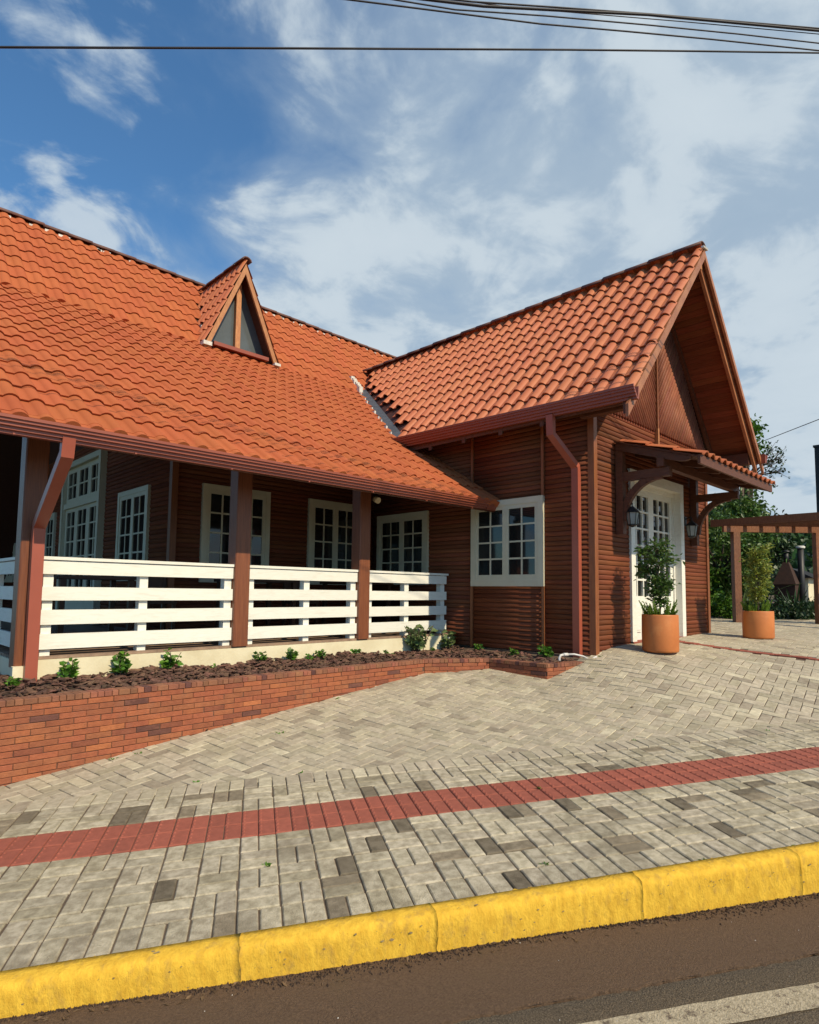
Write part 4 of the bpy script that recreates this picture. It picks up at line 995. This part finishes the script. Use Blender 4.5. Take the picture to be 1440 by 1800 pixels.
def potted_tree(loc, H, seed, names, mat, dia, ph, label_pot, label_tree, label_fern):
    r0 = random.Random(seed); x, y = loc; z = G(x, y)+.003
    pr = dia/2
    pot = root('clay_pot', label_pot, 'planter pot', (x, y, z), 'orange clay pots by the entrance')
    mb = MB(); mb.lathe([(.001, .0), (pr*.95, 0), (pr*.985, .012), (pr*1.0, .03), (pr*1.012, ph*.5), (pr*1.0, ph-.012), (pr*.985, ph), (pr*.93, ph), (pr*.90, ph-.03), (pr*.90, ph-.08)], (x, y, z), 56); mb.build('shell', m_pot, pot)
    mb = MB(); mb.lathe([(pr*.91, ph-.05), (pr*.5, ph-.03), (.001, ph-.02)], (x, y, z), 28); mb.build('soil_fill', m_soil, pot)
    base = Vector((x, y, z+ph-.04)); T = H-ph
    tr = root('potted_tree', label_tree, 'tree', tuple(base), 'young trees in the clay pots')
    mb = MB(); pts = [base + Vector((r0.uniform(-.012, .012)*k, r0.uniform(-.012, .012)*k, T*k/8)) for k in range(8)]; mb.tube(pts, [.014-.0013*k for k in range(8)], 8)
    tips = []
    for k in range(46):
        f = .16 + .80*k/46; i = int(f*7); p = pts[min(i, 7)].lerp(pts[min(i+1, 7)], f*7-i); a = r0.uniform(0, 6.28); rad = (.095 + .10*math.sin(min(1, (f-.12)/.6)*math.pi*.62))*r0.uniform(.6, 1.15)
        e = p + Vector((math.cos(a)*rad, math.sin(a)*rad, rad*r0.uniform(.2, 1.0))); m_ = p.lerp(e, .5) + Vector((0, 0, .015)); mb.tube([p, m_, e], [.005, .0035, .002], 5); tips.append((p, m_, e))
    mb.build('trunk', m_bark_t, tr)
    P = []; D = []
    for p, m_, e in tips:
        for q in range(r0.randint(36, 48)):
            f = r0.uniform(.25, 1.05); c = p.lerp(m_, f*2) if f < .5 else m_.lerp(e, f*2-1); c = c + Vector((r0.gauss(0, .030), r0.gauss(0, .030), r0.gauss(0, .030)))
            d = (e-p).normalized() + Vector((r0.gauss(0, .7), r0.gauss(0, .7), r0.gauss(-.15, .6))); P.append(c); D.append(d)
    link('crown', leaf_mesh('crown', np.array(P), np.array(D), .060, mat, .44, .25, .15), tr)
    # foxtail ferns round the rim
    fr = root('foxtail_fern', label_fern, 'fern', tuple(base), 'foxtail ferns in the clay pots'); ang = [r0.uniform(0, 6.28) for _ in range(22)]
    for a in ang:
        rr = pr*r0.uniform(.35, .8); b = base + Vector((rr*math.cos(a), rr*math.sin(a), -.01)); L = r0.uniform(.15, .29); ln = r0.uniform(.12, .6); dv = Vector((math.cos(a)*ln, math.sin(a)*ln, 1)).normalized()
        P = []; D = []
        for q in range(210):
            f = r0.random(); c = b + dv*(L*f) + Vector((0, 0, -.05*f*f*ln)); rv = Vector((r0.gauss(0, 1), r0.gauss(0, 1), r0.gauss(0, 1))); rv = (rv - dv*rv.dot(dv)).normalized(); P.append(c); D.append(rv + dv*1.1)
        sz = np.array([(.046)*(1-.75*((np.array(p_)-np.array(b))@np.array(dv))/L) for p_ in P])
        link('frond', leaf_mesh('frond', np.array(P), np.array(D), sz, m_fern, .30, .2), fr)
potted_tree((7.93, 3.43), 1.56, 11, None, m_leaf, .445, .475, 'orange clay pot in front of the white entrance door', 'slender dark green tree in the pot by the entrance door', 'fox tail ferns round the tree in the pot by the door')
potted_tree((10.92, 3.14), 1.60, 23, None, m_leaf_y, .45, .43, 'orange clay pot further right, beyond the entrance and before the pergola', 'slender yellowish tree in the farther pot, seen under the pergola', 'fox tail ferns in the farther pot near the pergola')

# seedlings in the bed
cam_M = np.array([right[:], (-up)[:], fwd[:]])
def at(u, v, fn):                                                                          # where the ray through a point of the photo meets the bed surface
    d = cam_M.T @ np.array([(u-720)/1081, (v-958.3)/1081, 1.]); k = -.87/d[2]
    for _ in range(12): p = d*k; k *= fn(p[0], p[1])/p[2]
    p = d*k
    if p[1] > 6.30 and p[0] > 1.3: p = d*(6.30/d[1])                                       # keep off the plinth
    if p[0] > 7.15: p = d*(7.15/d[0])
    return Vector((p[0], p[1], fn(p[0], p[1])))
def seedling(p, h, n, label, mat=m_plant, tall=0):
    x, y, z = p; r = root('seedling', label, 'plant', (x, y, z-.01), 'young plants in the bark bed')
    mb = MB(); P = []; D = []; S_ = []
    for k in range(n):
        a = random.uniform(0, 6.28); ln = random.uniform(.1, .5); hh = h*random.uniform(.35, 1.0); b = Vector((x+jit(.04), y+jit(.04), z-.015)); e = b + Vector((math.cos(a)*ln*hh, math.sin(a)*ln*hh, hh)); mb.tube([b, b.lerp(e, .5)+Vector((0, 0, .01)), e], .0035, 5)
        for q in range(13):
            f = random.uniform(.35, 1); c = b.lerp(e, f); w = random.uniform(0, 6.28); P.append(c); D.append((math.cos(w), math.sin(w), random.uniform(-.1, .8))); S_.append(.066*(1.15-.4*f)*(h/.16)**.5)
    mb.build('stem', m_bark_t, r); link('leaves', leaf_mesh('leaves', np.array(P), np.array(D), np.array(S_), mat, .62, .25, .1), r)
SEED = [(16, 1210, .09, 6, 'low leafy plant at the left edge in front of the corner post'), (122, 1196, .17, 9, 'bushy young plant right of the corner downpipe, leftmost before the white plinth'),
        (215, 1184, .21, 9, 'tallest young plant before the first railing bay, under its middle baluster'), (296, 1178, .17, 9, 'wide young plant before the right half of the first railing bay'),
        (372, 1167, .06, 3, 'tiny sprout in bark left of the second porch post'), (458, 1156, .12, 5, 'small plant in bark right of the second porch post'), (514, 1152, .14, 7, 'bushy seedling before the middle railing bay'),
        (546, 1148, .09, 4, 'small seedling under the middle baluster of the middle railing bay'), (566, 1148, .11, 4, 'thin seedling right of the middle baluster in the middle bay'),
        (624, 1139, .10, 3, 'spindly seedling in front of the third porch post'), (684, 1138, .10, 5, 'small plant left of the large grey green plant'),
        (762, 1146, .08, 4, 'small bright plant in front of the railing end'), (842, 1144, .11, 7, 'bushy plant below the left batten of the wing window'), (905, 1153, .10, 5, 'small plant under the wing window'),
        (962, 1158, .20, 7, 'tall bright plant beside the wing downpipe')]
for u, v, h, n, lab in SEED: seedling(at(u, v, bed_z), h*1.22, n+2, lab)
def big_plant(p, h, n, size, label, bloom=None):
    x, y, z = p; r = root('shrub', label, 'plant', (x, y, z-.01)); mb = MB(); P = []; D = []
    for k in range(n):
        a = random.uniform(0, 6.28); ln = random.uniform(.1, .75); hh = h*random.uniform(.4, 1.0); b = Vector((x+jit(.05), y+jit(.05), z-.015)); e = b + Vector((math.cos(a)*ln*hh, math.sin(a)*ln*hh*.6, hh)); mb.tube([b, b.lerp(e, .5)+Vector((0, 0, .02)), e], .005, 5)
        for q in range(8): f = random.uniform(.4, 1); w = random.uniform(0, 6.28); P.append(b.lerp(e, f)); D.append((math.cos(w), math.sin(w), random.uniform(-.2, .6)))
    mb.build('stem', m_bark_t, r); link('leaves', leaf_mesh('leaves', np.array(P), np.array(D), size, m_sedum, .72, .22, .15), r)
    if bloom: mb = MB(); c = Vector(p)+Vector(bloom); mb.lathe([(.001, -.02), (.018, -.01), (.024, .005), (.018, .022), (.001, .03)], c, 10); mb.tube([p, c], .004, 5); mb.build('bloom', m_bloom, r)
big_plant(at(733, 1142, bed_z), .42, 24, .105, 'large grey green plant with rounded leaves before the last railing bay')
big_plant(at(787, 1140, bed_z), .30, 12, .10, 'drooping grey green plant with one white bloom at the railing end', (-.03, -.05, .17))
# hose end beside the downpipe
mb = MB(); z = -.80; mb.tube([(6.83, 4.24, -.90), (6.83, 4.24, -.80), (6.85, 4.235, -.772), (6.90, 4.22, -.765)], .016, 10); mb.tube([(6.89, 4.222, -.765), (6.96, 4.20, -.765)], .021, 10)
mb.tube([(6.96, 4.20, -.765), (7.05, 4.16, -.765), (7.13, 4.08, -.79), (7.17, 4.00, -.83), (7.20, 3.93, G(7.2, 3.93)+.015)], .013, 10); o = mb.build('hose', m_pvc, None); tag(o, 'white hose with elbow fitting lying over the planter end by the downpipe', 'hose')

# ------------------------------------------------------------------ litter
def litter():
    mb = MB()
    for _ in range(70):
        s, t = random.uniform(-.5, 8), random.uniform(2.2, 6.5); x, y = O0[:2]+E1h*s+E2h*t
        if not inside_plaza(x, y): continue
        z = G(x, y)+.008; a = random.uniform(0, 6.28); l = random.uniform(.012, .03); w = l*.4; d = Vector((math.cos(a), math.sin(a), 0)); n_ = Vector((-math.sin(a), math.cos(a), 0)); p = Vector((x, y, z))
        mb.add([p-d*l, p+n_*w+Vector((0, 0, .006)), p+d*l+Vector((0, 0, .01)), p-n_*w+Vector((0, 0, .004))], [(0, 1, 2), (0, 2, 3)])
    for _ in range(420):
        s = random.uniform(-1.4, 3.8); t = -.108-abs(random.gauss(0, .035)); p = sp(s, t, RD(s)+.004); a = random.uniform(0, 6.28); l = random.uniform(.004, .018); w = l*random.uniform(.15, .5); d = Vector((math.cos(a), math.sin(a), random.uniform(-.1, .5))); n_ = Vector((-math.sin(a), math.cos(a), random.uniform(-.3, .3)))
        mb.add([p-d*l, p+n_*w+Vector((0, 0, .003)), p+d*l, p-n_*w], [(0, 1, 2), (0, 2, 3)])
    mb.build('leaf_litter', m_dead, None, 'stuff')
    mb = MB()                                                                             # crumbs of earth in the channel
    for _ in range(3200):
        s = random.uniform(-1.6, 4.2); t = -.106-abs(random.gauss(0, .020))*(1.2+math.sin(s*3.1)); r = random.uniform(.002, .009); p = sp(s, t, RD(s)+r*.3)
        q = [p+Vector((r*random.uniform(.6, 1.3)*math.cos(k*2.1), r*random.uniform(.6, 1.3)*math.sin(k*2.1), -r*.5)) for k in range(3)] + [p+Vector((jit(r*.4), jit(r*.4), r*random.uniform(.5, 1)))]
        mb.add(q, [(0, 1, 3), (1, 2, 3), (2, 0, 3)])
    mb.build('channel_earth', m_dirt, None, 'stuff')
    mb = MB()
    for _ in range(70):
        s = random.uniform(-1.2, 3.6); t = random.uniform(-1.1, -.13); r = random.uniform(.0012, .0032); p = sp(s, t, RD(s))
        q = [p+Vector((r*math.cos(k*1.57)*random.uniform(.6, 1.3), r*math.sin(k*1.57)*random.uniform(.6, 1.3), 0)) for k in range(4)] + [p+Vector((0, 0, r))]
        mb.add(q, [(0, 1, 4), (1, 2, 4), (2, 3, 4), (3, 0, 4)])
    mb.build('road_grit', m_mort_w, None, 'stuff')
litter()
def weeds():
    P = []; D = []
    for s, t in [(.14, .615), (.15, .60), (3.3, 2.0), (2.0, 1.2), (-.35, 2.05), (4.6, 1.9), (1.55, .21), (.42, 2.02), (2.9, .004), (2.35, .003), (3.35, .004)]:
        for k in range(9): P.append(tuple(sp(s+jit(.012), t+jit(.008), -.004))); a = random.uniform(0, 6.28); D.append((math.cos(a), math.sin(a), random.uniform(.4, 1.4)))
    for x, y in [(1.9, 5.36), (2.1, 5.33), (7.25, 3.9), (4.2, 5.36), (3.2, 4.9)]:
        for k in range(9): P.append((x+jit(.03), y+jit(.02), G(x, y)-.003)); a = random.uniform(0, 6.28); D.append((math.cos(a), math.sin(a), random.uniform(.4, 1.4)))
    link('joint_weeds', leaf_mesh('joint_weeds', np.array(P), np.array(D), .032, m_plant, .28, .2, .2), None, None, 'stuff')
weeds()

# ------------------------------------------------------------------ porch furniture, barely seen between the boards
def table(x, y, label):
    t = root('porch_table', label, 'table', (x, y, -.629), 'dark wooden tables on the porch')
    mb = MB(); mb.box(x-.45, x+.45, y-.38, y+.38, .11, .15); mb.build('tabletop', m_furn, t)
    for a in (-1, 1):
        for b in (-1, 1): mb = MB(); mb.box(x+a*.39-.03, x+a*.39+.03, y+b*.32-.03, y+b*.32+.03, -.629, .11); mb.build('leg', m_furn, t)
def chair(x, y, dy, label):
    t = root('porch_chair', label, 'chair', (x, y, -.629), 'dark wooden chairs on the porch')
    mb = MB(); mb.box(x-.2, x+.2, y-.2, y+.2, -.19, -.155); mb.build('seat', m_furn, t)
    for a in (-1, 1):
        for b in (-1, 1): mb = MB(); mb.box(x+a*.17-.02, x+a*.17+.02, y+b*.17-.02, y+b*.17+.02, -.629, .20 if b == dy else -.19); mb.build('leg', m_furn, t)
    mb = MB(); mb.box(x-.15, x+.15, y+dy*.17-.012, y+dy*.17+.012, .02, .17); mb.build('backrest', m_furn, t)
table(2.55, 8.3, 'dark table on the porch behind the first railing bay'); table(4.5, 7.6, 'dark table on the porch behind the second railing bay'); table(6.3, 7.6, 'dark table on the porch behind the last railing bay')
chair(3.35, 8.2, 1, 'dark chair right of the table behind the first railing bay'); chair(5.3, 7.7, 1, 'dark chair behind the middle railing bay')

# ------------------------------------------------------------------ pergola and garden at the right
def pergola():
    pg = root('pergola', 'brown timber pergola on square posts at the right edge', 'pergola', (15, 4, G(15, 4)))
    A_ = Vector((14.13, 4.454, 0)); B_ = Vector((15.75, 2.86, 0)); u = (B_-A_).normalized(); n_ = Vector((u.y, -u.x, 0))
    zt = 1.36
    for p in (A_, A_+u*1.75, A_+u*1.75+Vector((0, -1.8, 0)), A_+Vector((.1, -1.8, 0))):
        mb = MB(); mb.extr([(-.07, -.07), (.07, -.07), (.07, .07), (-.07, .07)], (p.x, p.y, G(p.x, p.y)-.05), u, n_, (0, 0, zt-G(p.x, p.y)+.05)); mb.build('post', m_pergola, pg)
    for off in (Vector((0, 0, 0)), Vector((.2, -1.9, 0))):
        mb = MB(); mb.extr([(-.045, 0), (.045, 0), (.045, .125), (-.045, .125)], A_-u*.26+off+Vector((0, 0, zt)), n_, (0, 0, 1), u*3.4); mb.build('beam', m_pergola, pg)
    k = 0; f = Vector((-.02, -1, 0)).normalized()
    while k < 9:
        p = A_ - u*.20 + u*(k*.345); w = Vector((f.y, -f.x, 0)); L0 = p - f*.3
        mb = MB(); mb.extr([(-.03, 0), (.03, 0), (.03, .15), (-.03, .15)], L0+Vector((0, 0, zt+.127)), w, (0, 0, 1), f*(.3+2.3)); mb.build('rafter', m_pergola, pg); k += 1
pergola()
def crown_points(c, rad, n, clump=.5, nclump=60, shell=.55):
    c = np.array(c); rad = np.array(rad); d = rng.normal(size=(nclump, 3)); d /= np.linalg.norm(d, axis=1)[:, None]; cc = c + d*rad*rng.uniform(shell, 1.0, (nclump, 1))
    w = rng.integers(0, nclump, n); s = rng.uniform(.5, 1.3, (nclump, 1))
    return cc[w] + rng.normal(size=(n, 3))*clump*.45*s[w]
def tree(name, label, base, H, crown, rad, n, size, mat, nclump=70, clump=.5, cat='tree', group=None, limbs=9):
    t = root(name, label, cat, base, group); b = Vector(base); c = Vector(crown); mb = MB()
    fork = b.lerp(c, .55); mb.tube([b - Vector((0, 0, .3)), b.lerp(fork, .5)+Vector((.1, .05, 0)), fork], [.16*H/6, .12*H/6, .10*H/6], 10)
    for k in range(limbs):
        d = Vector(rng.normal(size=3)); d.z = abs(d.z)*.8; d.normalize(); e = c + Vector((d.x*rad[0], d.y*rad[1], d.z*rad[2]))*.8; mb.tube([fork, fork.lerp(e, .5)+Vector((0, 0, .2)), e], [.07*H/6, .04*H/6, .012], 6)
    mb.build('trunk', m_bark_t, t)
    P = crown_points(crown, rad, n, clump, nclump); link('crown', leaf_mesh('crown', P, dirs(n, .1), size, mat, .55, .2, .15), t)
    return t
tree('broadleaf_tree', 'tall dark green tree rising behind the right end of the entrance wing', (18.7, 6.0, -.7), 6, (18.85, 5.98, 1.75), (.95, .95, 1.1), 12000, .15, m_leaf, 90, .42)
tree('broadleaf_tree', 'taller thin tree tip showing above the gable eave', (21.9, 6.5, -.7), 7, (21.95, 6.5, 4.9), (.42, .42, .95), 1500, .14, m_leaf_b, 26, .3)
tree('broadleaf_tree', 'loose leaved tree directly left of the first pergola post', (16.6, 5.75, -.7), 4, (16.9, 5.6, 1.0), (.8, .8, 1.1), 4500, .12, m_leaf, 45, .4)
tree('broadleaf_tree', 'dark tree farther back behind the oven against the hill', (21.5, 6.6, -.7), 5, (21.4, 6.6, 1.6), (1.2, 1.2, 1.5), 5500, .15, m_leaf_d, 40, .5)
tree('broadleaf_tree', 'green tree seen through the open left end of the porch', (2.2, 27.5, -1.0), 5, (2.2, 27.5, 1.2), (2.5, 2.0, 1.9), 6000, .22, m_leaf_b, 60, .6)
# bare branch reaching out right of the tree
t = root('bare_branch_tree', 'sparse thin branches with few leaves reaching out right of the gable eave', 'tree', (21.0, 6.2, -.7)); mb = MB(); P = []
mb.tube([(20.9, 6.5, -.9), (20.8, 6.4, 1.5), (20.7, 6.29, 3.4)], [.11, .09, .06], 8)
q = Vector((20.7, 6.29, 3.4))
for k in range(11):
    e = q + Vector((.55+jit(.35), -.45-random.random()*.55, .15+random.random()*.95)); m_ = q.lerp(e, .5)+Vector((0, 0, .14)); mb.tube([q, m_, e], [.035, .02, .006], 5)
    for j in range(6):
        g = m_.lerp(e, random.random()); h = g + Vector((jit(.2), -.1-random.random()*.3, jit(.3)+.08)); mb.tube([g, h], [.010, .004], 4)
        for w in range(3): P.append(h+Vector((jit(.06), jit(.06), jit(.06))))
mb.build('trunk', m_bark_t, t); P = np.array(P); link('crown', leaf_mesh('crown', P, dirs(len(P), 0), .10, m_leaf_d, .6), t)
def shrub(label, c, rad, n, size, mat, group=None, name='shrub'):
    t = root(name, label, 'shrub', (c[0], c[1], c[2]-rad[2]), group); mb = MB(); b = Vector((c[0], c[1], c[2]-rad[2]-.05))
    for k in range(8): e = Vector(c)+Vector((jit(rad[0]*.7), jit(rad[1]*.7), jit(rad[2]*.5)+rad[2]*.2)); mb.tube([b, e], [.015, .005], 5)
    mb.build('stem', m_bark_t, t); link('leaves', leaf_mesh('leaves', crown_points(c, rad, n, min(rad)*.55, 40, .35), dirs(n, .35), size, mat, .55, .2, .1), t)
shrub('bright green shrub at the far corner of the entrance wing', (15.6, 5.55, -.37), (.62, .5, .38), 3200, .085, m_leaf_b)
shrub('taller loose shrub behind the bright one at the wing corner', (16.4, 5.95, .1), (.6, .5, .75), 2600, .11, m_leaf_b)
shrub('yellow green shrub left of the first pergola post', (15.1, 5.0, -.30), (.25, .3, .35), 1100, .08, m_leaf_b)
for i, (x, y, r, lab) in enumerate([(15.9, 4.55, .40, 'low dark shrub right of the first pergola post'), (16.5, 4.1, .42, 'low dark shrub in the middle under the pergola'), (17.0, 3.6, .42, 'low dark shrub by the second pergola post')]):
    shrub(lab, (x, y, -.40), (.55, .5, .28), 1800, .09, m_leaf_d)
def strap(label, x, y, z, h, n, mat):
    t = root('strap_leaf_plant', label, 'plant', (x, y, z)); 
    for k in range(n):
        a = random.uniform(0, 6.28); L = h*random.uniform(.6, 1.1); ln = random.uniform(.2, .9); w = random.uniform(.02, .035); s = Vector((-math.sin(a), math.cos(a), 0)); mb = MB(); n_ = 6
        for q in range(n_):
            f = q/(n_-1); p = Vector((x, y, z)) + Vector((math.cos(a)*ln*L*f, math.sin(a)*ln*L*f, L*(f*1.0-.55*ln*f*f))); ww = w*(1-f)**.6+.001; mb.v += [tuple(p-s*ww), tuple(p+Vector((0, 0, -.006))), tuple(p+s*ww)]
        for q in range(n_-1): mb.f += [(q*3, q*3+1, q*3+4, q*3+3), (q*3+1, q*3+2, q*3+5, q*3+4)]; mb.sm += [True]*2
        mb.build('leaf', mat, t)
strap('dark strap leaved plant under the pergola, left one', 16.9, 4.75, -.55, 1.1, 26, m_leaf_d); strap('dark strap leaved plant under the pergola, right one', 17.3, 4.15, -.55, 1.1, 26, m_leaf_d); strap('pale strap leaved plant behind the first pergola post', 16.7, 5.2, -.55, 1.5, 30, m_sedum)
# outdoor oven hood with flue, black lamp posts
ov = root('brick_oven', 'brick barbecue oven in shade tones with pyramid hood and flue behind the pergola', 'oven', (20.5, 5.1, -.7))
mb = MB(); mb.box(20.23, 20.77, 4.83, 5.37, -.8, .35); mb.build('base', m_oven_shaded, ov)
mb = MB(); mb.add([(20.2, 4.8, .352), (20.8, 4.8, .352), (20.8, 5.4, .352), (20.2, 5.4, .352), (20.43, 5.03, 1.0), (20.57, 5.03, 1.0), (20.57, 5.17, 1.0), (20.43, 5.17, 1.0)], [(3, 2, 1, 0), (4, 5, 6, 7), (0, 1, 5, 4), (1, 2, 6, 5), (2, 3, 7, 6), (3, 0, 4, 7)]); mb.build('hood', m_oven_shaded, ov)
mb = MB(); mb.tube([(20.5, 5.1, .98), (20.5, 5.1, 1.28)], .07, 12); mb.lathe([(.11, 1.30), (.11, 1.33), (.001, 1.36)], (20.5, 5.1, 0), 12); mb.build('flue', m_iron, ov)
def flue(x, y, z0, z1, r, label):
    f = root('flue_pipe', label, 'pipe', (x, y, z0), 'black pipes with pale caps behind the pergola'); mb = MB(); mb.tube([(x, y, z0), (x, y, z1)], r, 14); mb.build('pipe', m_iron, f); mb = MB(); mb.lathe([(r*1.35, z1-.02), (r*1.45, z1+.03), (r*1.1, z1+.05), (.001, z1+.055)], (x, y, 0), 14); mb.build('cap', m_mort_w, f)
flue(20.73, 4.78, -.8, 1.43, .085, 'thick black pipe with pale cap beside the second pergola post'); flue(19.4, 6.35, -.8, 1.0, .05, 'thin black pipe near the wing corner behind the shrubs'); flue(22.2, 4.7, -.8, 1.25, .08, 'shorter black pipe with cap right of the oven')
sh = root('garden_shed', 'small pale shed with dark roof in the trees behind the oven', 'shed', (24.2, 5.9, -.7)); mb = MB(); mb.box(23.8, 25.0, 5.3, 6.2, -.8, .62); mb.build('wall', m_plinth, sh); mb = MB(); mb.add([(23.6, 5.1, .622), (25.2, 5.1, .622), (25.2, 6.4, .622), (23.6, 6.4, .622), (23.6, 5.75, .95), (25.2, 5.75, .95)], [(0, 1, 5, 4), (2, 3, 4, 5), (1, 2, 5), (3, 0, 4), (3, 2, 1, 0)]); mb.build('roof', m_iron, sh)
bb = root('dark_building', 'tall charcoal building slab cut by the right edge', 'building', (36.5, 6.0, -.8)); mb = MB(); mb.box(34.9, 39, 1.5, 7.30, -1, 7.3); mb.build('wall', m_dkwall, bb); mb = MB(); mb.box(34.85, 39.05, 1.45, 7.35, 7.302, 7.40); mb.build('parapet', m_iron, bb)

# hills: wooded slope behind the garden
def hill():
    mb = MB(); nx, ny = 90, 26
    for j in range(ny):
        for i in range(nx):
            a = R(-25 + 75*i/(nx-1)); f = j/(ny-1); d = 75 + 120*f; h = 17*math.sin(min(1, f*1.25)*math.pi/2)*(.75+.25*math.sin(a*5+1.2)+.1*math.sin(a*17)) - 1.2 + (random.uniform(-1, 1)*.9 + .7*math.sin(i*1.7+j*2.3))*min(1, f*4)
            mb.v.append((d*math.cos(a), d*math.sin(a), h))
    for j in range(ny-1):
        for i in range(nx-1): mb.f.append((j*nx+i, j*nx+i+1, (j+1)*nx+i+1, (j+1)*nx+i)); mb.sm.append(True)
    mb.build('hill', m_hill, None, 'structure')
    n = 26000; a = np.radians(rng.uniform(-14, 38, n)); f = rng.uniform(0, 1, n); d = 75+120*f
    h = 17*np.sin(np.minimum(1, f*1.25)*np.pi/2)*(.75+.25*np.sin(a*5+1.2)+.1*np.sin(a*17)) - .6
    P = np.stack([d*np.cos(a), d*np.sin(a), h+rng.uniform(-.3, 1.8, n)], 1); link('hillside_forest', leaf_mesh('hillside_forest', P, dirs(n, .9), 1.5, m_leaf_d, .9, .3), None, None, 'stuff')
hill()

# ------------------------------------------------------------------ overhead cables: on a line above the pavement, parallel to the kerb
def cable(pix, c, r, label, ext=12):
    nrm = Vector((E2h[0], E2h[1], 0)); pts = []
    for u, v in pix:
        d = Vector(cam_M.T @ np.array([(u-720)/1081, (v-958.3)/1081, 1.])); pts.append(d*(c/d.dot(nrm)))
    a = pts[0] + (pts[0]-pts[1]).normalized()*ext; b = pts[-1] + (pts[-1]-pts[-2]).normalized()*ext
    mb = MB(); mb.tube([a]+pts+[b], r, 6); o = mb.build('cable', m_cable, None); tag(o, label, 'cable', 'overhead cables')
cable([(0, 83), (200, 84), (420, 84.5), (720, 86), (1000, 87.5), (1230, 90), (1440, 93)], 4.2, .0075, 'lowest single black cable crossing the whole sky')
cable([(610, -1), (760, 18), (950, 42), (1100, 55), (1250, 69), (1440, 89)], 4.3, .0065, 'lowest cable of the bundle at upper right')
cable([(660, -6), (800, 17), (960, 28), (1140, 44), (1300, 60), (1440, 76)], 4.35, .006, 'second lowest cable of the bundle at upper right')
cable([(690, -8), (850, 11), (1000, 19), (1140, 26), (1440, 54)], 4.4, .011, 'thick twisted main cable of the bundle at upper right')
cable([(680, -14), (830, 3), (980, 13), (1140, 24.5), (1440, 50)], 4.42, .007, 'uppermost cable touching the thick one at upper right')
cable([(720, -12), (900, 13), (1080, 28), (1200, 38), (1440, 60)], 4.45, .004, 'thin cable just under the thick one at upper right')
def far_cable():
    d1 = Vector(cam_M.T @ np.array([(1335-720)/1081, (778-958.3)/1081, 1.])); d2 = Vector(cam_M.T @ np.array([(1440-720)/1081, (737-958.3)/1081, 1.]))
    a, b = d1*22, d2*17; mb = MB(); mb.tube([a+(a-b)*.3, a, b, b+(b-a)*1.0], .012, 6); o = mb.build('cable', m_cable, None); tag(o, 'thin cable rising to the right behind the gable eave', 'cable', 'overhead cables')
far_cable()
